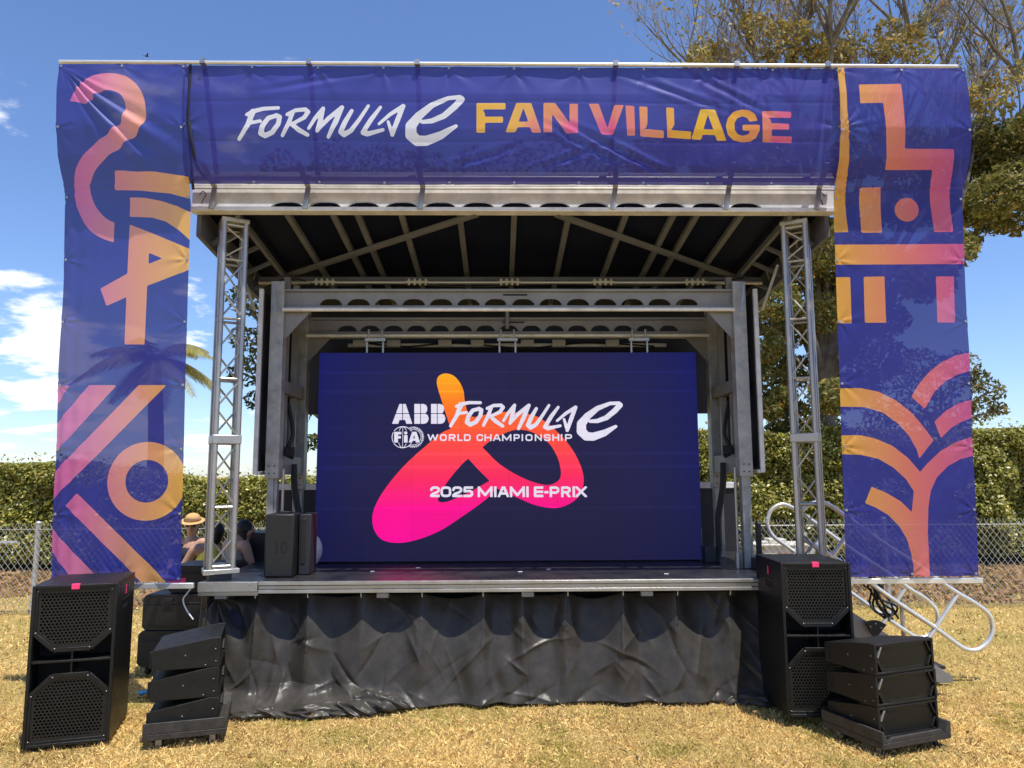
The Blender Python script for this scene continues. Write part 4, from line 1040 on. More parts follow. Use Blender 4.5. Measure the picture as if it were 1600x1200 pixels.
# ================================================================== SKIRT
def ridged(x, y, s): return 1 - np.abs(2 * vnoise(x, y, s) - 1)
PINS = np.array([atY(px, 925, 6.45)[0] for px in (330, 400, 482, 565, 660, 755, 816, 887, 973, 1058, 1140, 1215)])
def skirt():
    t = thing('stage_skirt', 'black vinyl skirt hanging in loose folds under the silver deck edge', 'skirt', (-0.1, 6.45, 0.0))
    nx, nz_ = 560, 170
    u = np.linspace(-2.50, 2.55, nx); v = np.linspace(0, 1, nz_)
    X, V = np.meshgrid(u, v)
    k = np.clip(np.searchsorted(PINS, X) - 1, 0, len(PINS) - 2)
    ph = (X - PINS[k]) / (PINS[k + 1] - PINS[k]); ph = np.clip(ph, 0, 1); wd = (PINS[k + 1] - PINS[k])
    sag = np.sin(ph * math.pi) ** 0.8
    top = 0.885 - 0.06 * sag * (wd / 0.45) * (0.4 + vnoise(k * 1.0, 0 * X, 3))
    bot = 0.012 + 0.012 * vnoise(X * 3, 0 * X, 8)
    Zz = bot + (top - bot) * V
    zz = V
    y = 6.565 - 0.205 * (1 - zz) ** 0.85
    # pleats run down from the clips and lose their way lower down
    wob = X + 0.16 * (fbm(X * 0.9, zz * 1.5, 31, 2) - 0.37) * (1 - zz)
    kk = np.clip(np.searchsorted(PINS, wob) - 1, 0, len(PINS) - 2)
    p2 = np.clip((wob - PINS[kk]) / (PINS[kk + 1] - PINS[kk]), 0, 1)
    amp = 0.045 + 0.055 * vnoise(kk * 1.0, 0 * X, 12)
    ridge = 0.5 + 0.5 * np.cos(2 * math.pi * p2)
    y = y - amp * ridge ** 2.2 * (0.35 + 0.65 * np.clip(zz * 1.5, 0, 1)) + amp * 0.5
    y = y + 0.10 * sag ** 1.3 * np.exp(-(1 - zz) / 0.42) * (0.25 + 0.75 * vnoise(k * 1.0, 0 * X, 19)) * 1.0
    y = y - 0.13 * (fbm(wob * 1.25, zz * 0.55, 41, 2) - 0.37) * np.clip((1.0 - zz) * 2.0, 0, 1)
    y = y - 0.030 * np.sin(wob * 15 + 2.2 * np.sin(wob * 4.3) + 1.5 * zz) * np.clip((1 - zz) * 1.4, 0, 1) * (0.3 + fbm(X * 1.1, zz, 44, 2))
    y = y + creases(X, Zz, [(-2.42, 0.86)], 0.05, 8, 0.5) * 0.8
    # separate sharp creases, thicker towards the ground
    rc = random.Random(11)
    for q in range(110):
        cx_ = rc.uniform(-2.4, 2.3); cz_ = 0.03 + 0.75 * rc.random() ** 1.6; an = rc.choice((-1, 1)) * rc.uniform(0.25, 1.45); L = rc.uniform(0.06, 0.26); wdt = rc.uniform(0.012, 0.035); am = rc.uniform(0.007, 0.028) * rc.choice((-1, -1, 1))
        dx, dz = X - cx_, Zz - cz_; m_ = (np.abs(dx) < 0.6)
        s_ = dx * math.cos(an) + dz * math.sin(an); n_ = -dx * math.sin(an) + dz * math.cos(an) + 0.5 * s_ * s_ * rc.uniform(-1, 1)
        y = y + np.where(m_, am * np.exp(-np.sqrt(n_ * n_ + 0.00002) / wdt) * np.exp(-(s_ / L) ** 2), 0)
    # the foot of the sheet lies forward in heaps, most at the left
    lf = np.clip((-0.55 - X) / 0.6, 0, 1)
    foot = np.clip((0.20 - zz) / 0.20, 0, 1)
    y = y - foot ** 2.4 * (0.01 + 0.20 * lf * (0.5 + fbm(X * 3, zz * 3, 71, 2)) + 0.03 * fbm(X * 5, 0 * X, 72, 2))
    Zz = Zz + 0.05 * foot * (1 - foot) * 4 * lf * (fbm(X * 4, zz * 7, 81, 2) * 1.6 - 0.3) + 0.035 * foot * (1 - foot) * 4 * (fbm(X * 3, zz * 5, 83, 2) * 1.5 - 0.5)
    Zz = np.maximum(Zz, 0.004)
    idx = np.arange(nx * nz_).reshape(nz_, nx)
    q = np.stack([idx[:-1, :-1], idx[:-1, 1:], idx[1:, 1:], idx[1:, :-1]], -1).reshape(-1)
    me = raw_mesh('vinyl_sheet', np.stack([X.ravel() + 0.1, y.ravel() - 6.45, Zz.ravel()], 1), q, 4)
    o = link('vinyl_sheet', me, 'vinyl', t, False); me.shade_smooth()
    so = o.modifiers.new('thickness', 'SOLIDIFY'); so.thickness = 0.003
    # gathered side curtain at the left corner
    nx, nz_ = 90, 90
    A, V = np.meshgrid(np.linspace(0, 1, nx), np.linspace(0, 1, nz_))
    w = 0.35 + 0.65 * np.abs(V - 0.75) 
    Xs = -2.50 - 0.02 * A + (A - 0.5) * 0.05 * 0 + 0.06 * np.sin(A * 26 + 2 * V) * (0.5 + 0.5 * (1 - V)) - 0.10 * np.clip(0.3 - V, 0, 1)
    Ys = 6.44 + A * 0.75 * w + 0.02 * ridged(A * 5, V * 3, 91)
    Zs = 0.01 + 0.87 * V
    idx = np.arange(nx * nz_).reshape(nz_, nx)
    q = np.stack([idx[:-1, :-1], idx[:-1, 1:], idx[1:, 1:], idx[1:, :-1]], -1).reshape(-1)
    me = raw_mesh('side_curtain', np.stack([Xs.ravel() + 0.1, Ys.ravel() - 6.45, Zs.ravel()], 1), q, 4)
    link('side_curtain', me, 'vinyl', t, False); me.shade_smooth()
    # crumpled rolls of spare sheet on the grass
    for name, p0, p1, r, sd in (('crumpled_roll', (-1.72, 6.14), (-0.98, 6.19), 0.062, 3), ('crumpled_roll', (-1.30, 6.25), (-0.72, 6.28), 0.085, 5), ('crumpled_roll', (-2.15, 6.15), (-1.55, 6.13), 0.04, 9), ('crumpled_roll', (1.86, 6.36), (2.35, 6.30), 0.05, 12)):
        n, m_ = 90, 60
        S_, T_ = np.meshgrid(np.linspace(0, 1, n), np.linspace(0, 2 * math.pi, m_))
        env = np.sin(np.clip(S_, 0.001, 0.999) * math.pi) ** 0.45
        rr = r * env * (0.55 + 0.55 * fbm(S_ * 5, np.cos(T_) * 1.3 + np.sin(T_) * 0.7, sd, 3) + 0.55 * (ridged(S_ * 6 + np.sin(T_) * 1.2, np.cos(T_) * 1.6, sd + 2) ** 2 - 0.4))
        cxx = p0[0] + (p1[0] - p0[0]) * S_; cyy = p0[1] + (p1[1] - p0[1]) * S_ + 0.03 * np.sin(S_ * 9 + sd)
        xs = cxx + 0.01 * np.sin(T_ * 3); ys = cyy + 1.5 * rr * np.cos(T_); zs = np.maximum(0.6 * r * env + rr * 1.1 * np.sin(T_), 0.003)
        idx = np.arange(n * m_).reshape(m_, n)
        q = np.stack([idx[:-1, :-1], idx[:-1, 1:], idx[1:, 1:], idx[1:, :-1]], -1).reshape(-1)
        me = raw_mesh(name, np.stack([xs.ravel() + 0.1, ys.ravel() - 6.45, zs.ravel()], 1), q, 4)
        link(name, me, 'vinyl', t, False); me.shade_smooth()
    for p_ in PINS[1:-1]:
        MB().tube([(p_ + 0.1, -0.01, 0.915), (p_ + 0.1, -0.03, 0.895), (p_ + 0.1, -0.01, 0.865)], 0.004, 6).build('cable_tie', 'white', t)
    return t
skirt()
t = thing('storage_bag', 'dark fabric bag stuffed under the left deck corner', 'bag', (-2.25, 6.75, 0.5))
b = MB(); b.ball((0, 0, 0.13), (0.24, 0.2, 0.18), 24, 16)
o = b.build('bag', 'navy', t); 
t = thing('white_strap', 'thin white strap dangling from the left end of the deck edge', 'strap', (-2.56, 6.36, 0.95))
MB().tube(smooth_path([(0, 0, 0.03), (-0.03, -0.01, -0.02), (-0.07, 0, -0.08), (-0.04, 0, -0.16), (0.02, 0, -0.24)]), 0.006, 6).build('strap', 'white', t)

# ================================================================== SUBWOOFERS
SW, SH, SD = 0.545, 1.10, 0.64
def make_sub(label):
    t = thing('subwoofer', label, 'loudspeaker', (0, 0, 0), 0, 'tall double subwoofers flanking the stage')
    w, h, d = SW, SH, SD; th = 0.022
    b = MB()
    b.box(-w / 2, -w / 2 + th, 0, d, 0, h).box(w / 2 - th, w / 2, 0, d, 0, h)
    b.box(-w / 2 + th, w / 2 - th, 0, d, h - th, h).box(-w / 2 + th, w / 2 - th, 0, d, 0, th).box(-w / 2 + th, w / 2 - th, d - th, d, th, h - th)
    bevel(b.build('cabinet', 'black', t), 0.004)
    b = MB().box(-w / 2 + th, w / 2 - th, 0.20, 0.215, th, h - th)
    b.build('baffle', 'void', t)
    bevel(MB().box(-w / 2 + th, w / 2 - th, 0.012, 0.19, h * 0.51, h * 0.525).build('divider', 'black', t), 0.003)
    bevel(MB().box(-0.006, 0.006, 0.02, 0.19, h * 0.44, h * 0.579).build('brace', 'black', t), 0.002)
    xi = w / 2 - th - 0.003
    up = [(-xi, h - th - 0.004), (xi, h - th - 0.004), (xi, h * 0.70), (xi * 0.47, h * 0.59), (-xi * 0.47, h * 0.59), (-xi, h * 0.70)]
    dn = [(-xi, th + 0.004), (xi, th + 0.004), (xi, h * 0.315), (xi * 0.47, h * 0.43), (-xi * 0.47, h * 0.43), (-xi, h * 0.315)]
    for P in (up, dn):
        x = np.linspace(-xi - 0.004, xi + 0.004, 170); zlo = min(p[1] for p in P); zhi = max(p[1] for p in P)
        z = np.linspace(zlo - 0.004, zhi + 0.004, int((zhi - zlo) / 0.003) + 2)
        X, Z = np.meshgrid(x, z)
        S = sd_poly(X, Z, P)
        px_, pz_ = 0.0245, 0.0212
        row = np.round(Z / pz_); off = np.where(row.astype(int) % 2 == 0, 0, 0.5)
        dx = np.abs((X / px_ - off) - np.round(X / px_ - off)) * px_; dz = np.abs(Z / pz_ - row) * pz_
        hole = np.maximum(dx, dx * 0.5 + dz * 0.866) - 0.0082
        hole = np.where(S > -0.030, 9, hole)
        G = np.maximum(S, -hole)
        p, fc, ms = march(X, Z, G, False)
        g = march_obj('grille', p, fc, [0] * len(fc), lambda a, c: np.stack([a, np.full_like(a, 0.022), c], 1), ['blackg'], t, None, False)
        sm = g.modifiers.new('thickness', 'SOLIDIFY'); sm.thickness = 0.006
        # folded rim of the grille
        r = MB(); n = len(P); cx_ = sum(p[0] for p in P) / n; cz_ = sum(p[1] for p in P) / n
        for i in range(n):
            a, c = P[i], P[(i + 1) % n]
            r.bar((a[0], 0.016, a[1]), (c[0], 0.016, c[1]), 0.030, 0.014, (0, 1, 0))
        bevel(r.build('grille_rim', 'black', g), 0.003)
        for a in P: MB().ball((a[0] * 0.955, 0.012, cz_ + (a[1] - cz_) * 0.945), 0.006, 8, 6).build('screw', 'edge', g)
    b = MB()
    for x in (-w / 2 + 0.07, w / 2 - 0.07):
        for y in (0.08, d - 0.08): b.tube([(x, y, -0.022), (x, y, 0.001)], 0.03, 12)
    b.build('feet', 'rubber', t)
    bevel(MB().box(-0.026, 0.026, -0.003, 0.02, h - 0.032, h + 0.003).box(-0.026, 0.026, -0.003, 0.028, h + 0.001, h + 0.004).build('tape_tag', 'pink', t), 0.001)
    for s in (-1, 1):
        x = s * (w / 2 + 0.001)
        b = MB().box(min(x, x - s * 0.02), max(x, x - s * 0.02), 0.22, 0.40, h * 0.80, h * 0.85)
        b.build('handle_slot', 'void', t)
        bevel(MB().bar((x + s * 0.001, 0.20, h * 0.862), (x + s * 0.001, 0.42, h * 0.862), 0.006, 0.012, (0, 0, 1)).build('handle_lip', 'black', t), 0.002)
        MB().prism([(0.30, h * 0.89), (0.335, h * 0.89), (0.32, h * 0.95), (0.305, h * 0.945)], lambda a, c, dd: (dd, a, c), x, x + s * 0.0015).build('tape_mark', 'pink', t, False)
    return t
sA = make_sub('tall black double subwoofer with pink tape, standing on the grass before the ring banner')
pl, pr = atZ(29.7, 1171.7, 0.02), atZ(154, 1158, 0.02)
ang = math.atan2(pr[1] - pl[1], pr[0] - pl[0])
mid = (pl + pr) / 2
ang *= 0.85; sA.location = (pl[0] + 0.012 + math.cos(ang) * SW / 2, pl[1] + math.sin(ang) * SW / 2, 0.02); sA.rotation_euler.z = ang
sB = copy_tree(sA)
sB['label'] = 'tall black double subwoofer at the right deck end, half behind the speaker stack'
pf, pb = atZ(1230, 1121, 0.06), atZ(1183, 1077, 0.06)
ang = math.atan2(pb[1] - pf[1], pb[0] - pf[0]) - math.pi / 2
R_ = Matrix.Rotation(ang, 2)
c = Vector((pf[0], pf[1])) + R_ @ Vector((SW / 2, 0))
sB.location = (c.x, c.y, 0.06); sB.rotation_euler.z = ang
sB.scale = (0.98, 1, 1.04)
print('subs', ang, np.hypot(*(pr - pl)[:2]), sA.location, sA.rotation_euler.z, sB.location, ang)

# ================================================================== LINE ARRAY STACKS
AW, AD, AF, AB = 0.56, 0.455, 0.206, 0.136
def make_box(label, group):
    t = thing('array_speaker', label, 'loudspeaker', (0, 0, 0), 0, group)
    prof_ = [(0.0, 0.0), (AD, 0.0), (AD, AB), (0.06, AF), (0.0, AF)]
    th = 0.02
    b = MB()
    # side cheeks and a body between them, open at the front
    b.prism(prof_, lambda a, c, d: (d, a, c), -AW / 2, -AW / 2 + th); b.prism(prof_, lambda a, c, d: (d, a, c), AW / 2 - th, AW / 2)
    body = [(0.075, 0.0), (AD, 0.0), (AD, AB), (0.075, AF - 0.004)]
    b.prism(body, lambda a, c, d: (d, a, c), -AW / 2 + th + 0.0005, AW / 2 - th - 0.0005)
    b.box(-AW / 2 + th + 0.0005, AW / 2 - th - 0.0005, 0.002, 0.0745, AF - 0.018, AF - 0.001).box(-AW / 2 + th + 0.0005, AW / 2 - th - 0.0005, 0.002, 0.0745, 0.001, 0.018)
    bevel(b.build('cabinet', 'black', t), 0.003)
    xi = AW / 2 - th - 0.004; z0, z1 = 0.020, AF - 0.020; zm = (z0 + z1) / 2
    # fine wire grille: six-sided, with real perforations
    P = [(-xi * 0.80, z1), (xi * 0.80, z1), (xi * 0.985, zm), (xi * 0.80, z0), (-xi * 0.80, z0), (-xi * 0.985, zm)]
    X, Z = np.meshgrid(np.linspace(-xi, xi, 150), np.linspace(z0, z1, 70))
    S = sd_poly(X, Z, P); pp = 0.0118
    row = np.round(Z / (pp * 0.866)); off = np.where(row.astype(int) % 2 == 0, 0, 0.5)
    dx = (X / pp - off - np.round(X / pp - off)) * pp; dz = (Z / (pp * 0.866) - row) * pp * 0.866
    hole = np.where(S > -0.012, 9, np.hypot(dx, dz) - 0.0037)
    p, fc, ms = march(X, Z, np.maximum(S, -hole), False)
    bulge = lambda a, c: np.stack([a, 0.020 - 0.012 * (1 - (a / xi) ** 2), c], 1)
    march_obj('grille', p, fc, [0] * len(fc), bulge, ['blackg'], t, None, False)
    MB().box(-xi, xi, 0.062, 0.070, z0, z1).build('baffle', 'void', t)
    for sx in (-1, 1):
        for (za, zb) in ((zm + 0.012, z1 - 0.004), (zm - 0.012, z0 + 0.004)):
            o = MB().bar((sx * xi * 0.985, 0.012, za), (sx * xi * 0.84, 0.012, zb), 0.013, 0.02, (0, 1, 0)).build('grille_clip', 'edge' if (sx < 0 and zb > zm) else 'black', t)
            bevel(o, 0.002)
    for s in (-1, 1):
        x = s * AW / 2
        MB().box(min(x, x + s * 0.002), max(x, x + s * 0.002), AD - 0.055, AD - 0.025, 0.03, AB - 0.02).build('handle_slot', 'void', t)
        b = MB()
        for y, z in ((0.03, 0.04), (0.035, AF - 0.08), (0.10, 0.018), (AD * 0.52, AF * 0.45)): MB().ball((x, y, z), 0.005, 8, 6).build('rivet', 'edge', t)
    for xa in (-AW / 2 + 0.03, AW / 2 - 0.05): bevel(MB().box(xa, xa + 0.02, AD - 0.002, AD + 0.02, 0.01, AB - 0.01).build('rigging_bar', 'black', t), 0.003)
    return t
def make_dolly(label):
    t = thing('speaker_dolly', label, 'dolly', (0, 0, 0), 0, 'wooden wheel boards under the speaker stacks')
    w, d = AW + 0.075, AD + 0.09
    bevel(MB().box(-w / 2, w / 2, -0.06, d - 0.06, 0.085, 0.125).build('board', 'wood', t), 0.004)
    b = MB(); b2 = MB()
    b.prism([(-w / 2, 0.126), (-AW / 2 + 0.02, 0.126), (-AW / 2 - 0.02, 0.20), (-w / 2, 0.20)], lambda a, c, dd: (a, dd, c), -0.06, d - 0.06)
    b2.prism([(w / 2, 0.126), (AW / 2 - 0.02, 0.126), (AW / 2 + 0.02, 0.20), (w / 2, 0.20)], lambda a, c, dd: (a, dd, c), -0.06, d - 0.06)
    bevel(b.build('rail', 'wood', t), 0.003); bevel(b2.build('rail', 'wood', t), 0.003)
    bevel(MB().prism([(-AW / 2 + 0.02, 0.1255), (AW / 2 - 0.02, 0.1255), (AW / 2 - 0.05, 0.155), (-AW / 2 + 0.05, 0.155)], lambda a, c, dd: (a, dd, c), -0.0595, -0.035).build('lip', 'wood', t), 0.003)
    for x in (-w / 2 + 0.08, w / 2 - 0.08):
        for y in (0.03, d - 0.16):
            c = MB().box(x - 0.03, x + 0.03, y - 0.03, y + 0.03, 0.075, 0.084).box(x - 0.026, x - 0.02, y - 0.02, y + 0.02, 0.03, 0.0745).box(x + 0.02, x + 0.026, y - 0.02, y + 0.02, 0.03, 0.0745).build('caster', 'edge', t)
            MB().tube([(x - 0.016, y, 0.036), (x + 0.016, y, 0.036)], 0.036, 16).build('wheel', 'rubber', c)
    return t
def stack(front_left, rz, labels, dlabel, group, proto):
    pos = Vector((front_left[0], front_left[1], 0)); Rm = Matrix.Rotation(rz, 3, 'Z')
    base = pos + Rm @ Vector((AW / 2, 0, 0))
    if proto is None: bx, dl = make_box(labels[0], group), make_dolly(dlabel)
    else: bx, dl = copy_tree(proto[0]), copy_tree(proto[1])
    base = base - Vector((0, 0, 0.03)); dl.location = base; dl.rotation_euler.z = rz; dl['label'] = dlabel
    for k in range(3):
        o = bx if k == 0 else copy_tree(bx)
        o.location = base + Vector((0, 0, 0.128 + (2 - k) * (AF + 0.003))); o.rotation_euler.z = rz + (0.012, -0.012, 0.0)[k]
        o['label'] = labels[k]; o['group'] = group
    return bx, dl
pa, pb_ = atZ(1374, 1149, 0.13), atZ(1470, 1137, 0.13)
rzR = math.atan2(pb_[1] - pa[1], pb_[0] - pa[0])
print('array right', pa, pb_, np.hypot(*(pb_ - pa)[:2]), rzR)
proto = stack(pa, rzR + math.radians(5), ['topmost of the three grille-fronted line array speakers by the stairs', 'middle of the three grille-fronted line array speakers by the stairs', 'lowest of the three grille-fronted line array speakers, resting in the right dolly'],
      'black wooden dolly with raised rails under the stack of grille-fronted speakers', 'line array speakers stacked right of the stage', None)
qa, qb = atZ(339.5, 1128, 0.13), atZ(358.7, 1111, 0.13); qc = atZ(238, 1130, 0.13)
rzL = math.radians(106)
print('array left', qa, qb, qc, np.hypot(*(qb - qa)[:2]), np.hypot(*(qc - qa)[:2]), rzL)
stack(qa, rzL, ['topmost of the three sideways line array speakers before the road cases', 'middle of the three sideways line array speakers before the road cases', 'lowest of the three sideways line array speakers, resting in the left dolly'],
      'black wooden dolly under the sideways speaker stack left of the skirt', 'line array speakers stacked left of the stage', proto)

# ================================================================== CASES
def case(name, label, w, d, h, loc, rz=0, wheels=False, latch=True, m='case', group=None, cat='case'):
    t = thing(name, label, cat, loc, rz, group)
    c = 0.035
    P = [(-w / 2 + c, 0), (w / 2 - c, 0), (w / 2, c), (w / 2, h - c), (w / 2 - c, h), (-w / 2 + c, h), (-w / 2, h - c), (-w / 2, c)]
    bevel(MB().prism(P, lambda a, b_, dd: (a, dd, b_), 0, d).build('shell', m, t), 0.006)
    bevel(MB().box(-w / 2 + 0.05, w / 2 - 0.05, -0.008, 0.002, 0.04, h * 0.70).build('front_panel', m, t), 0.004)
    bevel(MB().box(-w / 2 + 0.05, w / 2 - 0.05, -0.012, 0.002, h * 0.74, h * 0.78).build('lid_seam', m, t), 0.003)
    if latch:
        for x in (-w / 2 + 0.24, w / 2 - 0.2):
            l = bevel(MB().box(x - 0.05, x + 0.05, -0.016, -0.009, h * 0.60, h * 0.90).build('latch', m, t), 0.003)
            bevel(MB().box(x - 0.03, x + 0.03, -0.024, -0.0165, h * 0.66, h * 0.84).build('latch_tongue', 'void', l), 0.003)
    if wheels:
        for x in (-w / 2 + 0.08, w / 2 - 0.08):
            for y in (0.08, d - 0.08):
                MB().tube([(x - 0.015, y, -0.04), (x + 0.015, y, -0.04)], 0.04, 14).box(x - 0.02, x + 0.02, y - 0.02, y + 0.02, -0.03, 0.0).build('wheel', 'rubber', t)
    return t
xL = atY(215, 1000, 7.35)[0]
case('road_case', 'lower dark road case on the grass behind the sideways speakers', 0.92, 0.6, 0.335, (xL + 0.46, 7.35, 0.085), 0, True, group='road cases stacked left of the stage')
case('road_case', 'upper dark road case stacked on another behind the sideways speakers', 0.90, 0.58, 0.335, (xL + 0.475, 7.36, 0.422), 0, group='road cases stacked left of the stage')
t = case('equipment_case', 'black equipment case with a pink tape strip beside the ring banner foot', 0.62, 0.45, 0.26, (atY(318, 890, 7.5)[0], 7.42, 0.76), 0, latch=False)
bevel(MB().box(-0.30, -0.13, -0.014, -0.0085, 0.10, 0.145).build('tape_strip', 'pink', t), 0.001)
case('flight_case', 'tall black flight case beside the person in the grey tank top', 0.34, 0.4, 1.28, (atY(402, 880, 8.15)[0], 8.1, 0), 0, latch=False)
# monitor cabinet marked 10 on the deck
m0 = atZ(412, 903, 1.0)
t = thing('monitor_cabinet', 'black speaker cabinet marked 10 at the left front of the deck', 'loudspeaker', (m0[0] + 0.125, m0[1], 1.0), math.radians(3))
bevel(MB().box(-0.125, 0.125, 0, 0.38, 0.005, 0.55).build('cabinet', 'case', t), 0.012)
X, Z = np.meshgrid(np.linspace(-0.05, 0.08, 50), np.linspace(0.20, 0.33, 50))
p, fc, ms = march(X, Z, np.minimum(sd_glyph(X, Z, '1', -0.045, 0.0, 0.21, 0.32, 0.010), sd_glyph(X, Z, '0', 0.012, 0.072, 0.21, 0.32, 0.010)), False)
march_obj('number', p, fc, [0] * len(fc), lambda a, c: np.stack([a, np.full_like(a, -0.002), c], 1), ['ink'], t, None, False)
bevel(MB().box(-0.05, 0.05, 0.15, 0.27, 0.551, 0.566).build('handle', 'rubber', t), 0.004)
t = thing('amplifier_case', 'narrow dark case standing just behind the cabinet marked 10', 'case', (m0[0] + 0.315, m0[1] + 0.16, 1.0), math.radians(3))
bevel(MB().box(-0.06, 0.045, 0, 0.30, 0.004, 0.54).build('shell', 'dark', t), 0.008)
bevel(MB().box(-0.045, 0.0, -0.006, 0.002, 0.10, 0.5).build('front_panel', 'case', t), 0.003)
t = thing('plastic_bag', 'crumpled white plastic bag by the left foot of the screen', 'bag', (atY(488, 885, 7.5)[0], 7.5, 1.0))
b = MB(); b.ball((0, 0, 0.14), (0.07, 0.08, 0.15), 26, 18)
b.v = [(x + 0.02 * math.sin(9 * z + 7 * y), y + 0.015 * math.sin(13 * x + 5 * z), max(z + 0.012 * math.sin(21 * x + 11 * y), 0.003)) for x, y, z in b.v]
b.build('bag', 'bag', t)

# ================================================================== STAIRS
def px_path(pts, y, k=6): return smooth_path([atY(a, b_, y) for a, b_ in pts], k)
stairs = thing('stage_stairs', 'aluminium stairs with looped tube handrails going down from the deck to the right', 'stairs', (3.6, 7.4, 0))
def STO(mb, name, m, parent=None, bev=0):
    o = mb.build(name, m); o.parent = parent or stairs
    if parent is None: o.matrix_parent_inverse = Matrix.Translation((-3.6, -7.4, 0))
    return bevel(o, bev) if bev else o
YN, YFAR = 6.95, 7.85
railN = [(1247, 814), (1254, 797), (1270, 786), (1290, 786), (1325, 809), (1380, 848), (1431, 880), (1467, 907), (1497, 927), (1521, 941), (1544, 959), (1551, 980), (1546, 999), (1530, 1014), (1512, 1015), (1495, 1006), (1460, 980), (1412, 948), (1372, 920), (1320, 882), (1292, 864), (1262, 846), (1247, 830), (1247, 814)]
railF = [(1199, 812), (1206, 796), (1224, 788), (1248, 799), (1274, 817), (1326, 855), (1391, 898), (1423, 921), (1443, 933), (1459, 948), (1465, 963), (1463, 980), (1452, 992), (1439, 996), (1425, 992), (1383, 964), (1331, 927), (1290, 898), (1253, 871), (1228, 853), (1208, 838), (1200, 824), (1199, 812)]
hn = STO(MB().tube(px_path(railN, YN), 0.021, 10, False), 'handrail', 'alu_rail')
hf = STO(MB().tube(px_path(railF, YFAR), 0.021, 10, False), 'handrail', 'alu_rail')
def strut(par, a, b_, y): STO(MB().tube([atY(*a, y), atY(*b_, y)], 0.020, 10), 'handrail_post', 'alu_rail', par)
strut(hn, (1326, 832), (1288, 886), YN); strut(hn, (1496, 929), (1440, 1014), YN)
strut(hf, (1259, 832), (1232, 880), YFAR); strut(hf, (1414, 920), (1376, 980), YFAR); strut(hf, (1290, 830), (1266, 868), YFAR)
for y in (6.86, 7.86):
    P = [(2.82, 0.82), (2.92, 0.82), (4.08, 0.07), (4.08, 0.012), (3.95, 0.012), (2.82, 0.64)]
    STO(MB().prism(P, lambda a, c, d: (a, d, c), y, y + 0.03), 'stringer', 'grey', None, 0.003)
for k in range(4):
    x = 2.93 + 0.28 * k; z = 0.66 - 0.17 * k
    STO(MB().box(x, x + 0.27, 6.893, 7.857, z - 0.03, z), 'tread', 'deck', None, 0.004)
q = atY(1367, 996, 6.80)
fan = [(q[0], q[2] - 0.02)] + [(q[0] + 0.17 * math.cos(a), q[2] - 0.02 + 0.17 * math.sin(a)) for a in np.linspace(math.radians(48), math.radians(118), 9)]
o = STO(MB().prism(fan, lambda a, c, d: (a, d, c), 6.80, 6.815), 'hinge_plate', 'ink', None, 0.003)
for a, r in ((60, 0.12), (85, 0.14), (108, 0.12), (84, 0.02)):
    b = MB(); b.ball((q[0] + r * math.cos(math.radians(a)), 6.797, q[2] - 0.02 + r * math.sin(math.radians(a))), 0.009, 8, 6); STO(b, 'bolt', 'edge', o)
STO(MB().tube([atY(1408, 935, 8.0), (atY(1412, 1000, 8.0)[0], 8.0, 0.01)], 0.022, 8).box(atY(1412, 1000, 8.0)[0] - 0.08, atY(1412, 1000, 8.0)[0] + 0.08, 7.94, 8.06, 0.0, 0.015), 'support_leg', 'alu')
t = thing('cable_bundle', 'tangle of black cable hanging beside the stair handrail', 'cable', (3.0, 7.1, 0.8))
b = MB(); r_ = random.Random(4)
for k in range(9):
    x0 = 0.05 + 0.02 * k + (atY(1340, 930, 7.1)[0] - 3.0); pts = [(x0 + r_.uniform(-.05, .05) + 0.03 * j, r_.uniform(-.06, .06), 0.12 - 0.075 * j + r_.uniform(-.03, .03)) for j in range(6)]
    b.tube(smooth_path(pts, 5), 0.010, 6)
b.build('cable', 'rubber', t)

# ================================================================== PEOPLE
def fused(name, build, m, parent, vox=0.010, it=5):
    b = MB(); build(b)
    o = b.build(name, m, parent, True, 180)
    r = o.modifiers.new('fuse', 'REMESH'); r.mode = 'VOXEL'; r.voxel_size = vox; r.use_smooth_shade = True
    s = o.modifiers.new('soften', 'SMOOTH'); s.iterations = it; s.factor = 0.5
    return o
def limb(b, pts, rs): 
    b.tube(smooth_path(pts, 4), np.interp(np.linspace(0, len(rs) - 1, (len(pts) - 1) * 4 + 1), range(len(rs)), rs), 12)
    for p, r in ((pts[0], rs[0]), (pts[-1], rs[-1])): b.ball(p, r * 0.98, 12, 8)
def hand(b, w, d, side):
    """palm, four bent fingers and a thumb leaving the side of the palm"""
    w = Vector(w); d = Vector(d).normalized(); sd = d.cross(Vector((0, 0, 1))).normalized() * side; dn = Vector((0, 0, -1))
    for k in range(4):
        r0 = w + d * 0.02 + sd * (0.03 - 0.02 * k); L = (0.072, 0.08, 0.075, 0.06)[k]
        e = w + d * 0.085 + sd * (0.034 - 0.022 * k)
        limb(b, [r0, e, e + d * L * 0.5 + dn * 0.012, e + d * L * 0.8 + dn * 0.04], [0.015, 0.0115, 0.010, 0.008])
    limb(b, [w + d * 0.025 + sd * 0.03, w + d * 0.055 + sd * 0.06 + dn * 0.01, w + d * 0.09 + sd * 0.065 + dn * 0.02], [0.014, 0.0115, 0.009])
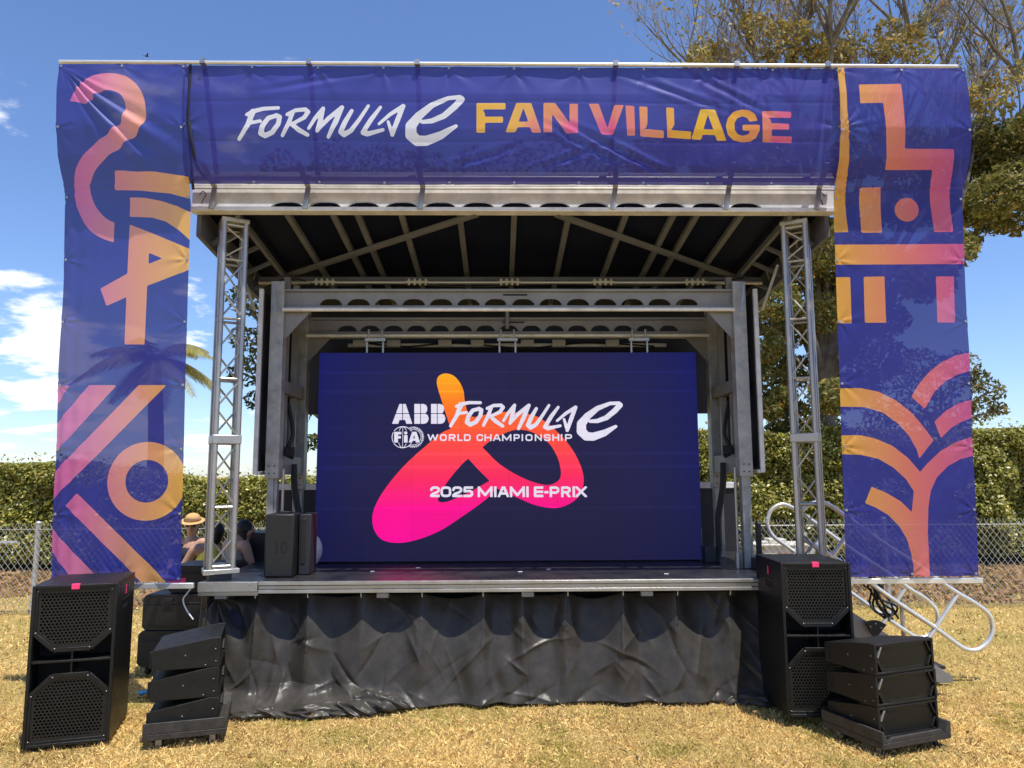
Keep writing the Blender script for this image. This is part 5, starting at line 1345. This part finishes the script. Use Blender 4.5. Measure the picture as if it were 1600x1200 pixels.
def person(label, loc, rz, shirt_mat, hat=False, glasses=False, arms=None, short=True, bow=0.0, lean=0.0):
    """seated figure, facing local -y, seat at 0.60"""
    t = thing('person', label, 'person', loc, rz); t.rotation_euler.y = lean
    by, bz = -bow, -bow * 0.9
    def body(b):
        # pelvis to neck
        limb(b, [(0, 0.02, 0.68), (0, 0.03, 0.86), (0, 0.01, 1.03), (0, 0.0, 1.155)], [0.135, 0.12, 0.138, 0.085])
        limb(b, [(-0.09, 0.02, 0.70), (0.09, 0.02, 0.70)], [0.12, 0.12])
        limb(b, [(-0.155, 0.01, 1.125), (0.155, 0.01, 1.125)], [0.064, 0.064])
        limb(b, [(0, 0.01, 1.12), (0, -0.005 + by, 1.25 + bz)], [0.060, 0.054])
        b.ball((0, -0.005 + by, 1.345 + bz), (0.074, 0.094, 0.115), 20, 16)
        b.ball((0, -0.035 + by, 1.29 + bz), (0.055, 0.065, 0.06), 14, 10)
        b.ball((0, -0.10 + by, 1.335 + bz), (0.014, 0.020, 0.022), 10, 8); b.ball((0, -0.098 + by, 1.288 + bz), (0.026, 0.012, 0.010), 10, 6)
        for s in (-1, 1): b.ball((s * 0.075, 0.005 + by, 1.335 + bz), (0.012, 0.022, 0.032), 10, 8)
        for s in (-1, 1):
            limb(b, [(s * 0.09, 0.0, 0.68), (s * 0.12, -0.42, 0.66)], [0.088, 0.062])
            limb(b, [(s * 0.12, -0.42, 0.66), (s * 0.12, -0.40, 0.10)], [0.060, 0.040])
            limb(b, [(s * 0.12, -0.38, 0.05), (s * 0.12, -0.56, 0.035)], [0.042, 0.034])
        for s, A in arms:
            limb(b, [(s * 0.185, 0.01, 1.11)] + A[:1], [0.052, 0.040]); limb(b, A[:2], [0.040, 0.027])
            d = Vector(A[1]) - Vector(A[0]); hand(b, A[1], d, -s)
    fused('body', body, 'skin', t)
    def shirt(b):
        limb(b, [(0, 0.02, 0.68), (0, 0.03, 0.86), (0, 0.01, 1.00)] + ([] if short else [(0, 0.008, 1.11)]), [0.148, 0.134, 0.150] + ([] if short else [0.112]))
        limb(b, [(-0.09, 0.02, 0.70), (0.09, 0.02, 0.70)], [0.13, 0.13])
        if short: limb(b, [(-0.16, 0.01, 1.085), (0.16, 0.01, 1.085)], [0.074, 0.074]); 
        else:
            for s in (-1, 1): limb(b, [(s * 0.07, -0.06, 1.02), (s * 0.095, 0.0, 1.16), (s * 0.07, 0.08, 1.02)], [0.035, 0.022, 0.035])
        if short:
            for s in (-1, 1): limb(b, [(s * 0.175, 0.01, 1.085), (s * 0.215, -0.01, 0.96)], [0.066, 0.062])
    fused('shirt', shirt, shirt_mat, t)
    def trousers(b):
        for s in (-1, 1):
            limb(b, [(s * 0.09, 0.02, 0.675), (s * 0.12, -0.42, 0.66)], [0.103, 0.074]); limb(b, [(s * 0.12, -0.42, 0.66), (s * 0.12, -0.40, 0.16)], [0.072, 0.058])
    fused('trousers', trousers, 'navy', t)
    def hair(b):
        b.ball((0, 0.022 + by, 1.372 + bz), (0.084, 0.092, 0.105), 20, 14)
        b.ball((0, 0.05 + by, 1.30 + bz), (0.072, 0.055, 0.085), 16, 12)
    fused('hair', hair, 'hair', t, 0.009, 2)
    if hat:
        def hatb(b):
            b.ball((0, 0.01, 1.435), (0.096, 0.105, 0.075), 24, 14)
            b.tube([(0, -0.01, 1.405), (0, -0.012, 1.412)], 0.158, 28)
        h = fused('sun_hat', hatb, 'straw', t, 0.007, 2)
        MB().tube([(0, 0.008, 1.418), (0, 0.008, 1.438)], 0.108, 28).build('hat_band', 'brown', h)
    if glasses:
        g = MB()
        for s in (-1, 1): g.ball((s * 0.034, -0.094, 1.352), (0.030, 0.012, 0.022), 14, 10); g.tube([(s * 0.06, -0.09, 1.358), (s * 0.083, -0.02, 1.36), (s * 0.082, 0.0, 1.355)], 0.004, 6)
        g.tube([(-0.02, -0.10, 1.356), (0.02, -0.10, 1.356)], 0.004, 6)
        g.build('sunglasses', 'glass', t)
    return t
def stool(label, loc):
    t = thing('storage_box', label, 'box', loc)
    bevel(MB().box(-0.28, 0.28, -0.2, 0.28, 0.0, 0.56).build('shell', 'case', t), 0.01)
    bevel(MB().box(-0.282, 0.282, -0.202, 0.282, 0.40, 0.41).build('lid_seam', 'edge', t), 0.002)
xp = atY(300, 830, 9.8)[0]
person('person in a straw sun hat and dark glasses facing the camera behind the stage', (xp, 9.8, -0.10), 0.15, 'navy', True, True, [(-1, [(-0.24, -0.04, 0.82), (-0.12, -0.26, 0.80)]), (1, [(0.24, -0.04, 0.82), (0.12, -0.26, 0.80)])])
stool('dark storage box under the person in the straw hat', (xp, 9.83, -0.14))
xp = atY(297, 850, 8.35)[0]
person('person in a yellow sleeveless top turned away behind the truss tower', (xp, 8.35, -0.05), math.radians(200), 'yellow', False, False, [(-1, [(-0.30, 0.02, 0.88), (-0.20, -0.22, 0.94)]), (1, [(0.27, -0.06, 0.83), (0.16, -0.30, 0.90)])], False, 0.03, -0.20)
stool('dark storage box under the person in the yellow top', (xp, 8.33, -0.07))
xp = atY(371, 850, 8.05)[0]
person('dark haired person in a grey tank top leaning on the console behind the deck', (xp, 8.05, 0.03), math.radians(140), 'stone', False, False, [(-1, [(-0.24, -0.04, 0.90), (-0.22, -0.28, 0.84)]), (1, [(0.24, -0.02, 0.84), (0.20, -0.27, 0.82)])], False, 0.09)
stool('dark storage box under the person in the grey tank top', (xp, 8.07, 0))

# ================================================================== FENCE
FY = 10.6
fence = thing('chain_link_fence', 'low galvanised chain link fence running behind the stage in front of the hedge', 'fence', (0, FY, 0))
def FO(mb, name, m, parent=None):
    o = mb.build(name, m, fix=False); o.parent = parent or fence
    if parent is None: o.matrix_parent_inverse = Matrix.Translation((0, -FY, 0))
    return o
b = MB(); hgt = 1.20; pitch = 0.088
x = -11.0
while x < 13:
    for s in (1, -1):
        a = (x, FY + 0.004 * s, 0.02); c = (x + s * hgt * 0.75, FY + 0.004 * s, hgt)
        b.tube([a, c, (c[0] + 0.008 * s, c[1], hgt + 0.035)], 0.0032, 3, False)
    x += pitch
FO(b, 'wire_mesh', 'galv')
FO(MB().tube([(-11.5, FY + 0.02, 1.15), (13.5, FY + 0.02, 1.15)], 0.006, 6), 'tension_wire', 'galv')
FO(MB().tube([(-11.5, FY + 0.03, 0.97), (-6.72, FY + 0.03, 0.97)], 0.022, 10), 'rail', 'galv')
for px in (52, -250, 470, 1150, 1388, 1690):
    xx = atY(px, 900, FY)[0]
    o = FO(MB().tube([(xx, FY + 0.035, -0.05), (xx, FY + 0.035, 1.22)], 0.034, 12), 'fence_post', 'galv')
    b = MB(); b.ball((xx, FY + 0.035, 1.235), (0.04, 0.04, 0.03), 12, 8); FO(b, 'cap', 'galv', o)
    for z in (0.12, 0.5, 1.05): FO(MB().tube([(xx, FY + 0.035, z), (xx, FY + 0.035, z + 0.03)], 0.039, 12), 'band', 'galv', o)
# air conditioner beyond the fence
xx = atY(1226, 870, 11.2)[0]
t = thing('air_conditioner', 'cream air conditioning unit with brown slats beyond the fence by the stairs', 'air conditioner', (xx, 11.2, 0))
bevel(MB().box(-0.30, 0.36, 0, 0.5, 0.05, 0.80).build('housing', 'cream', t), 0.01)
bevel(MB().box(-0.44, 0.38, -0.03, 0.53, 0.802, 0.83).build('lid', 'cream', t), 0.005)
b = MB()
for k in range(9): b.box(-0.10, 0.32, -0.012, 0.0, 0.24 + 0.055 * k, 0.27 + 0.055 * k)
b.build('slats', 'brown', t)
bevel(MB().box(-0.18, 0.08, 0.1, 0.35, 0.831, 0.90).box(-0.30, -0.20, 0.1, 0.2, 0.831, 0.87).build('top_fittings', 'cream', t), 0.01)

# ================================================================== PLANTS
def leaves(name, C, size, cols, m, parent=None, nrm=None, aspect=0.5, droop=0.0):
    n = len(C); C = np.asarray(C, float)
    v = rng.normal(size=(n, 3)); 
    if nrm is not None: v = v * 0.8 + nrm
    v /= np.linalg.norm(v, axis=1)[:, None] + 1e-9
    a = rng.normal(size=(n, 3)); a[:, 2] -= droop; a -= v * (a * v).sum(1)[:, None]; a /= np.linalg.norm(a, axis=1)[:, None] + 1e-9
    b_ = np.cross(v, a); s = np.asarray(size)[:, None] * np.ones((n, 1))
    V = np.empty((n, 4, 3)); V[:, 0] = C - a * s * 0.5; V[:, 1] = C + b_ * s * aspect * 0.5 + v * s * 0.06; V[:, 2] = C + a * s * 0.5; V[:, 3] = C - b_ * s * aspect * 0.5 + v * s * 0.06
    me = raw_mesh(name, V.reshape(-1, 3), np.arange(n * 4), 4, np.repeat(cols, 4, 0))
    return link(name, me, m, parent, False)
def leafcols(n, a, b_, c=None, pc=0.0):
    k = rng.random((n, 1)); col = np.array(a) * (1 - k) + np.array(b_) * k
    if c is not None:
        m = rng.random(n) < pc; col[m] = np.array(c) * (0.7 + 0.6 * rng.random((m.sum(), 1)))
    return col * (0.75 + 0.5 * rng.random((n, 1)))
def hedge(label, x0, x1, y0, y1, ztop, n):
    t = thing('hedge', label, 'hedge', ((x0 + x1) / 2, (y0 + y1) / 2, 0)); o0 = np.array(t.location)
    def lump(x, z): return 0.85 * (fbm(x * 1.1, z * 1.1, 101, 4) - 0.45) 
    # dark inner sheet, its colour painting the shade in gaps between leaves
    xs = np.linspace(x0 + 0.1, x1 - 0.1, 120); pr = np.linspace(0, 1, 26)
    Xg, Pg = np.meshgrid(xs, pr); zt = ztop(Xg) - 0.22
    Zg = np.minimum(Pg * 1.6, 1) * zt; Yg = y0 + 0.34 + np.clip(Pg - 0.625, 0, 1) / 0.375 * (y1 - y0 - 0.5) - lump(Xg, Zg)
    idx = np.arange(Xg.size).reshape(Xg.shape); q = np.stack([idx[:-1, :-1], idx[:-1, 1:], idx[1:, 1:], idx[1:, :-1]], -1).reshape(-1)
    link('shade_core', raw_mesh('shade_core', np.stack([Xg.ravel(), Yg.ravel(), Zg.ravel()], 1) - o0, q, 4), 'core', t)
    nf = int(n * 0.72); x = rng.uniform(x0, x1, nf); z = rng.uniform(0.05, 1, nf) ** 0.85 * ztop(x)
    y = y0 - lump(x, z) + rng.random(nf) ** 1.4 * 0.32
    top_round = np.clip((z / ztop(x) - 0.86) / 0.14, 0, 1); y = y + top_round ** 2 * 0.25
    n2 = n - nf; x2 = rng.uniform(x0, x1, n2); y2 = rng.uniform(y0 + 0.05, y1, n2)
    z2 = ztop(x2) + 0.22 * (fbm(x2 * 1.3, y2 * 1.3, 111, 3) - 0.45) - rng.random(n2) ** 1.6 * 0.22 + (rng.random(n2) < 0.04) * 0.22 * rng.random(n2)
    C = np.concatenate([np.stack([x, y, z], 1), np.stack([x2, y2, z2], 1)])
    nr = np.zeros((n, 3)); nr[:nf] = (0, -0.8, 0.6); nr[nf:] = (0, -0.3, 1.0)
    cl = leafcols(n, (0.13, 0.15, 0.024), (0.43, 0.40, 0.075), (0.56, 0.47, 0.13), 0.14)
    leaves('foliage', C - o0, rng.uniform(0.055, 0.105, n), cl, 'hleaf', t, nr, 0.55)
hedge('long clipped hedge behind the fence, left of and behind the stage', -14.5, 0.4, 15.0, 16.4, lambda x: np.interp(x, [-9.5, -5.5], [2.16, 1.86]) + 0.20 * (fbm(x * 0.7, x * 0, 5, 4) - 0.5), 105000)
hedge('taller clipped hedge behind the fence, right of the stage by the handrails', 0.6, 15.5, 15.0, 16.6, lambda x: 2.72 + 0.014 * (x - 3) + 0.26 * (fbm(x * 0.7, x * 0, 6, 4) - 0.5), 115000)
# brown leaf litter between fence and hedge
n = 26000
x = rng.uniform(-13, 14, n); y = 10.9 + rng.random(n) ** 0.9 * 4.4
keep = fbm(x * 0.6, y * 0.6, 121, 3) + 0.25 * (y - 10.5) / 4 > 0.45
x, y = x[keep], y[keep]; yl = 5.0 + 5.5 * rng.random(420); x = np.concatenate([x, (rng.random(420) - 0.5) * 1.6 * yl]); y = np.concatenate([y, yl]); n = len(x)
z = gz(x, y) + 0.02 + rng.random(n) * 0.04
cl = leafcols(n, (0.26, 0.14, 0.06), (0.44, 0.27, 0.12), (0.16, 0.13, 0.05), 0.2)
tag(leaves('leaf_litter', np.stack([x, y, z], 1), np.where(y < 10.6, 0.045, rng.uniform(0.07, 0.14, n)), cl, 'leaf', None, np.tile((0, -0.3, 1.2), (n, 1)), 0.6), 'fallen brown leaves lying between the fence and the hedge', 'leaf litter', None, 'stuff')

def cluster_points(cl):
    P, S_ = [], []
    for c, r, n in cl:
        d = rng.normal(size=(n, 3)); d /= np.linalg.norm(d, axis=1)[:, None]
        rad = r * (0.35 + 0.65 * rng.random(n) ** 0.5)
        p = c + d * rad[:, None] * np.array([1, 1, 0.8]); P.append(p)
    return np.vstack(P)
def grow(mb, tw, p, d, L, r, lvl, tips, rnd, up=0.25, spread=0.75, kids=(3, 4)):
    pts = [Vector(p)]; rs = [r]; dd = Vector(d).normalized(); n = 4 if lvl > 1 else 3
    for i in range(n):
        dd = (dd + Vector((rnd.gauss(0, .14), rnd.gauss(0, .14), rnd.gauss(0, .10) + up * 0.12))).normalized()
        pts.append(pts[-1] + dd * (L / n)); rs.append(r * (1 - 0.55 * (i + 1) / n))
    (mb if lvl > 1 else tw).tube(pts, rs, 8 if lvl > 2 else (5 if lvl > 1 else 3), False)
    if lvl == 0: tips.append(pts[-1]); return
    k = rnd.randint(*kids)
    for j in range(k):
        t_ = 0.35 + 0.65 * (j + rnd.random() * 0.6) / k; i = min(int(t_ * n), n - 1)
        q = pts[i].lerp(pts[i + 1], t_ * n - i)
        a = rnd.uniform(0, 2 * math.pi); side = dd.cross(Vector((math.cos(a), math.sin(a), 0.3))).normalized()
        nd = (dd * (1 - spread * 0.45) + side * spread * rnd.uniform(0.6, 1.1) + Vector((0, 0, up))).normalized()
        grow(mb, tw, q, nd, L * rnd.uniform(0.52, 0.72), max(rs[i] * 0.55, 0.004), lvl - 1, tips, rnd, up, spread, kids)
    grow(mb, tw, pts[-1], dd, L * 0.6, max(rs[-1] * 0.9, 0.004), lvl - 1, tips, rnd, up, spread, kids)
def shiftb(mb, o): mb.v = [(a - o[0], b_ - o[1], c - o[2]) for a, b_, c in mb.v]; return mb
def limb_to(mb, p, q, r0, r1, sag=0.3, rnd=random):
    p, q = Vector(p), Vector(q); m = (p + q) / 2 + Vector((rnd.uniform(-.3, .3), rnd.uniform(-.3, .3), sag))
    pts = smooth_path([p, p.lerp(m, .5) + Vector((rnd.uniform(-.1, .1), 0, sag * .3)), m, m.lerp(q, .5), q], 4)
    mb.tube(pts, np.linspace(r0, r1, len(pts)), 10, False)
    return pts

# ---- the big half bare tree on the right
rnd = random.Random(21)
TY = 16.5
base = atY(1292, 715, TY); base[2] = 0
big = thing('tree', 'big half bare tree with a grey forked trunk rising above the plant banner', 'tree', tuple(base)); B0 = base
tb, tw = MB(), MB(); tips = []
fork = Vector(atY(1288, 600, TY)); fork.z = max(fork.z, 3.2)
tb.tube(smooth_path([(base[0], base[1], -0.1), (base[0] - 0.05, base[1], 1.2), fork], 5), np.linspace(0.36, 0.24, 11), 14, False)
limb_ends = []
for px, py, yo, r0, r1 in ((1270, 330, 0.2, .17, .08), (1330, 380, -0.3, .17, .08), (1200, 470, -0.6, .15, .06), (1150, 260, 0.6, .16, .07), (1400, 250, 0.3, .17, .07), (1500, 330, -0.5, .15, .06), (1560, 260, 0.8, .13, .06), (1240, 160, 0.5, .15, .07), (1330, 150, 0.9, .15, .07), (1450, 150, 0.2, .13, .06), (1120, 160, 0.1, .12, .06), (1180, 90, 0.9, .10, .04), (1300, 70, -0.4, .10, .04), (1420, 70, 0.5, .10, .04), (1530, 130, 0.3, .10, .04), (1590, 120, -0.3, .09, .04), (1240, 80, 0.2, .09, .04)):
    q = Vector(atY(px, py, TY + yo)); limb_to(tb, fork, q, r0, r1, 0.5, rnd); limb_ends.append(q)
for q in limb_ends[3:]:
    for j in range(5):
        d = (q - fork).normalized() * 0.5 + Vector((rnd.gauss(0, .5), rnd.gauss(0, .5), 0.75))
        grow(tb, tw, q, d, rnd.uniform(1.5, 2.3), 0.055, 4, tips, rnd, 0.32, 0.62, (2, 3))
print('twig tips', len(tips))
o = shiftb(tb, B0).build('trunk', 'bark', big, True, 180, False)
shiftb(tw, B0).build('twigs', 'twig', big, True, 180, False)
cl = []
for zx, zy in ((230, 220), (280, 240), (200, 250), (420, 90), (460, 110), (540, 130), (490, 220), (620, 130), (700, 190), (760, 220), (850, 200), (640, 250), (560, 250), (1010, 130), (1120, 140), (1200, 100), (1040, 200), (980, 230), (1560, 340), (1440, 360), (1480, 450), (1360, 420), (1370, 490), (720, 240), (820, 240), (330, 250), (1150, 230)):
    cl.append((atY(1020 + zx / 2.7586, zy / 2.7586, TY + rnd.uniform(-1, 1)), rnd.uniform(.28, .5), 170))
P1 = cluster_points(cl)
tp_ = np.array([tuple(q) for q in tips]); tp_ = tp_[rng.random(len(tp_)) < 0.22]
P1 = np.vstack([P1] + [tp_ + rng.normal(size=tp_.shape) * 0.10 for _ in range(2)])
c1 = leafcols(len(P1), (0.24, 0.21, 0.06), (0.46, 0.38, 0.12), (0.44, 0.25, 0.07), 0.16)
cl = []
for px, py, r in ((1530, 215, .55), (1575, 235, .6), (1525, 275, .6), (1560, 305, .65), (1595, 335, .6), (1520, 330, .5), (1512, 378, .35), (1595, 210, .5), (1640, 260, .8), (1660, 330, .7), (1550, 345, .45), (1545, 240, .8), (1560, 290, .9), (1590, 280, .6), (1620, 200, .6),
                  (1210, 470, .55), (1235, 520, .5), (1250, 580, .5), (1205, 600, .5), (1240, 650, .45), (1215, 680, .4), (1300, 620, .5), (1290, 670, .45), (1280, 490, .55), (1190, 540, .5), (1225, 400, .6), (1290, 390, .6), (1200, 500, .45), (1215, 565, .45), (1300, 430, .6), (1240, 440, .5), (1306, 545, .5), (1225, 620, .3), (1195, 430, .45), (1265, 400, .6), (1200, 640, .3),
                  (1340, 500, .7), (1365, 560, .7), (1330, 610, .6), (1385, 500, .55), (1350, 400, .7), (1400, 430, .7), (1450, 440, .6), (1350, 330, .7), (1420, 320, .8), (1480, 390, .6), (1360, 470, .55), (1330, 250, .6), (1400, 240, .7), (1470, 250, .7), (1480, 320, .7), (1300, 330, .6),
                  (1080, 220, .7), (1160, 210, .7), (1230, 220, .7), (1020, 250, .7), (1120, 270, .7), (1200, 270, .7)):
    cl.append((atY(px, py, TY + rnd.uniform(-1.6, 1.2)), r, int(1500 * r)))
P2 = cluster_points(cl)
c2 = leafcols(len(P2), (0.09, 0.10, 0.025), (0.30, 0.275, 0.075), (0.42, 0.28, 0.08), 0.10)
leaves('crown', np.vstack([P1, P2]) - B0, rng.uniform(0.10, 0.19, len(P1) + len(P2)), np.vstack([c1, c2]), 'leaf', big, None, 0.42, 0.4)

def round_tree(label, base, trunk_h, cents, cols, seed, size=(0.12, 0.2), dens=420, rtrunk=0.25):
    rn = random.Random(seed); t = thing('tree', label, 'tree', tuple(base)); b_ = np.array(base); mb = MB()
    top = Vector((base[0], base[1], trunk_h))
    mb.tube(smooth_path([(base[0], base[1], -0.1), (base[0] + 0.1, base[1], trunk_h * 0.5), top], 5), np.linspace(rtrunk, rtrunk * 0.7, 11), 12, False)
    for c, r in cents:
        q = Vector(c); limb_to(mb, top, q, rtrunk * 0.4, 0.02, 0.3, rn)
    shiftb(mb, b_).build('trunk', 'bark', t, True, 180, False)
    P = cluster_points([(np.array(c), r, int(dens * r * r) + 60) for c, r in cents])
    leaves('crown', P - b_, rng.uniform(size[0], size[1], len(P)), leafcols(len(P), *cols), 'leaf', t, None, 0.45, 0.3)
G1 = ((0.045, 0.060, 0.016), (0.12, 0.125, 0.03), (0.25, 0.18, 0.05), 0.06)
rn = random.Random(5)
c = [(atY(px, py, 17.5 + rn.uniform(-1, 1)), r) for px, py, r in ((385, 470, .5), (388, 530, .45), (382, 585, .45), (398, 625, .3), (395, 420, .5), (430, 330, .8), (440, 262, .5), (520, 250, .6), (480, 300, .8), (590, 262, .7), (560, 330, .9), (660, 262, .6), (640, 340, .9), (500, 400, .9), (430, 480, .7), (410, 560, .5), (470, 640, .35), (486, 690, .25), (700, 300, .7), (560, 470, 1.0), (660, 450, 1.0))]
round_tree('dark leafy tree behind the left side of the stage, seen past the side wing', (atY(520, 700, 17.5)[0], 17.5, 0), 3.0, c, G1, 31)
c = [(atY(px, py, 18.5 + rn.uniform(-1, 1)), r) for px, py, r in ((740, 262, .6), (800, 250, .7), (870, 240, .7), (940, 255, .7), (780, 330, 1.), (880, 320, 1.), (960, 330, .9), (760, 430, 1.), (860, 430, 1.), (960, 430, 1.), (1010, 300, .7))]
round_tree('leafy tree whose top shows faintly through the middle of the header banner', (atY(860, 700, 18.5)[0], 18.5, 0), 3.2, c, G1, 32)
c = [(atY(px, py, 23 + rn.uniform(-1, 1)), r) for px, py, r in ((1545, 610, .5), (1530, 640, .55), (1525, 590, .4), (1500, 570, .6), (1470, 600, .7), (1440, 570, .7), (1400, 590, .7), (1420, 640, .7), (1490, 650, .7), (1560, 640, .3), (1350, 610, .6), (1375, 650, .6), (1450, 670, .7))]
round_tree('small pale tree far behind the taller hedge, at the right banner edge', (atY(1470, 720, 23)[0], 23, 0), 2.6, c, ((0.09, 0.10, 0.03), (0.20, 0.18, 0.06), (0.3, 0.22, 0.08), 0.1), 33, (0.13, 0.22), 520, 0.16)

# ---- palm
PYY = 20.0
pb0 = atY(240, 720, PYY); pb0[2] = 0
palm = thing('palm_tree', 'palm with arching yellow green fronds behind the ring banner', 'palm tree', tuple(pb0))
head = Vector(atY(240, 560, PYY)) - Vector(pb0)
b = MB(); tpts = smooth_path([(0, 0, -0.1), (0.05, 0, head.z * 0.5), tuple(head)], 8); b.tube(tpts, np.linspace(0.24, 0.17, len(tpts)), 12); b.build('trunk', 'bark', palm, True, 180)
rn = random.Random(3)
for k in range(17):
    az = k * 2.399; el = rn.uniform(-0.15, 1.0); L = rn.uniform(1.5, 2.0)
    dh = Vector((math.cos(az), math.sin(az), 0)); pts = []
    for j in range(13):
        s = j / 12; pts.append(head + dh * (L * s * math.cos(el * (1 - s * .4))) + Vector((0, 0, L * (s * math.sin(el) - 0.62 * s * s))))
    fr = MB().tube(pts, np.linspace(0.022, 0.006, 13), 5, False).build('frond', 'twig', palm, True, 180, False)
    V, Cc = [], []
    for j in range(1, 56):
        s = j / 56 * 12; i = min(int(s), 11); p = pts[i].lerp(pts[i + 1], s - i); tg = (pts[i + 1] - pts[i]).normalized()
        sd = tg.cross(Vector((0, 0, 1))).normalized(); ll = 0.50 * math.sin(math.pi * min(0.12 + 0.85 * j / 56, 1)) + 0.08
        for sg in (-1, 1):
            e = p + (sd * sg * 0.8 + tg * 0.55 + Vector((0, 0, -0.35 - 0.3 * rn.random()))).normalized() * ll
            wv = tg * 0.018
            V += [p - wv, p + wv, p.lerp(e, .55) + wv * 1.1, e]
            Cc += [np.array((0.26, 0.25, 0.06)) * rn.uniform(0.7, 1.3) + np.array((0.06, 0.02, 0)) * rn.random()] * 4
    link('leaflets', raw_mesh('leaflets', [tuple(v) for v in V], np.arange(len(V)), 4, np.array(Cc)), 'leaf', fr, False)

# ================================================================== GRASS
def grass():
    def zone(n, y0, y1, wmul, w, h):
        y = y0 + (y1 - y0) * rng.random(n); x = (rng.random(n) - 0.5) * 2 * y * wmul
        return x, y, np.full(n, w), np.full(n, h)
    Z = [zone(165000, 4.6, 6.5, 0.80, 0.0050, 0.052), zone(60000, 6.5, 8.5, 0.80, 0.008, 0.05), zone(60000, 8.5, 12.5, 0.80, 0.013, 0.055)]
    x = np.concatenate([a[0] for a in Z]); y = np.concatenate([a[1] for a in Z]); w = np.concatenate([a[2] for a in Z]); h = np.concatenate([a[3] for a in Z])
    k = ~((y > 6.62) & (x > -2.5) & (x < 2.8)); x, y, w, h = x[k], y[k], w[k], h[k]; n = len(x)
    pat = fbm(x * 2.6, y * 2.6, 201, 3); tuft = fbm(x * 9, y * 9, 205, 2)
    k = rng.random(n) < (0.40 + 0.9 * tuft) * (1 - 1.8 * np.clip(fbm(x * 1.3 + 7, y * 1.3, 231, 3) - 0.50, 0, 0.4)); x, y, w, h, pat, tuft = x[k], y[k], w[k], h[k], pat[k], tuft[k]; n = len(x)
    h = h * (0.5 + 0.9 * rng.random(n)) * (0.55 + 0.8 * tuft)
    az = rng.uniform(0, 2 * math.pi, n); lean = rng.uniform(0.25, 1.45, n)
    d = np.stack([np.cos(az) * np.sin(lean), np.sin(az) * np.sin(lean), np.cos(lean)], 1)
    a2 = rng.uniform(0, 2 * math.pi, n); s = np.stack([np.cos(a2), np.sin(a2), np.zeros(n)], 1) * (w / 2)[:, None]
    p = np.stack([x, y, gz(x, y) - 0.004], 1); mid = p + d * (h * 0.6)[:, None]; tip = mid + (d * 0.7 + np.array([0, 0, -0.35])) * (h * 0.5)[:, None]
    V = np.empty((n, 4, 3)); V[:, 0] = p - s; V[:, 1] = p + s; V[:, 2] = mid + s * 0.8; V[:, 3] = tip
    kk = rng.random((n, 1)); straw = np.array((0.90, 0.67, 0.29)) * (1 - kk) + np.array((0.64, 0.45, 0.17)) * kk
    gr = np.clip((pat - 0.45) * 5 + (y - 6) * 0.10, 0, 0.85); isg = rng.random(n) < gr * 0.75
    straw[isg] = np.array((0.42, 0.37, 0.09)) * (0.7 + 0.5 * rng.random((isg.sum(), 1)))
    worn = fbm(x * 1.3 + 7, y * 1.3, 231, 3); br = rng.random(n) < 0.08 + 1.6 * np.clip(worn - 0.52, 0, 0.4); straw[br] = np.array((0.24, 0.13, 0.05))
    straw *= (0.72 + 0.5 * rng.random((n, 1))) * (0.86 + 0.62 * fbm(x * 0.9 + 3, y * 0.9, 241, 4))[:, None]
    me = raw_mesh('grass', V.reshape(-1, 3), np.arange(n * 4), 4, np.repeat(straw, 4, 0))
    tag(link('grass', me, 'blade', None, False), 'dry straw coloured lawn grass around the stage', 'grass', None, 'stuff')
grass()
t = thing('rag', 'small scrap of light blue cloth on the grass beside the left speakers', 'rag', tuple(atZ(225, 1085, 0.02)))
b = MB(); b.ball((0, 0, 0.015), (0.055, 0.03, 0.02), 14, 8); b.v = [(x + 0.01 * math.sin(40 * y), y, z + 0.006 * math.sin(90 * x)) for x, y, z in b.v]; b.build('cloth', 'cyan', t)
for px, py in ((1362, 1193), ):
    pass
# ---- bird
bp = atY(229, 88, 30)
t = thing('bird', 'small dark bird flying just above the left end of the top pipe', 'bird', tuple(bp), 0.6); t.scale = (0.55, 0.55, 0.55)
b = MB(); b.tube([(-0.16, 0, 0), (-0.08, 0, 0.0), (0.06, 0, 0.01), (0.13, 0, 0.02), (0.17, 0, 0.02)], [0.02, 0.045, 0.05, 0.03, 0.006], 8)
b.add([(-0.05, 0, 0.02), (0.07, 0, 0.02), (0.10, 0.16, 0.12), (0.02, 0.34, 0.16), (-0.02, 0.16, 0.10)], [(0, 1, 2, 4), (4, 2, 3)])
b.add([(-0.05, 0, 0.02), (0.07, 0, 0.02), (0.10, -0.16, 0.12), (0.02, -0.34, 0.16), (-0.02, -0.16, 0.10)], [(0, 4, 2, 1), (4, 3, 2)])
b.add([(-0.15, 0.0, 0.0), (-0.27, 0.05, 0.0), (-0.27, -0.05, 0.0)], [(0, 1, 2)])
b.build('body', 'ink', t, True, 180)
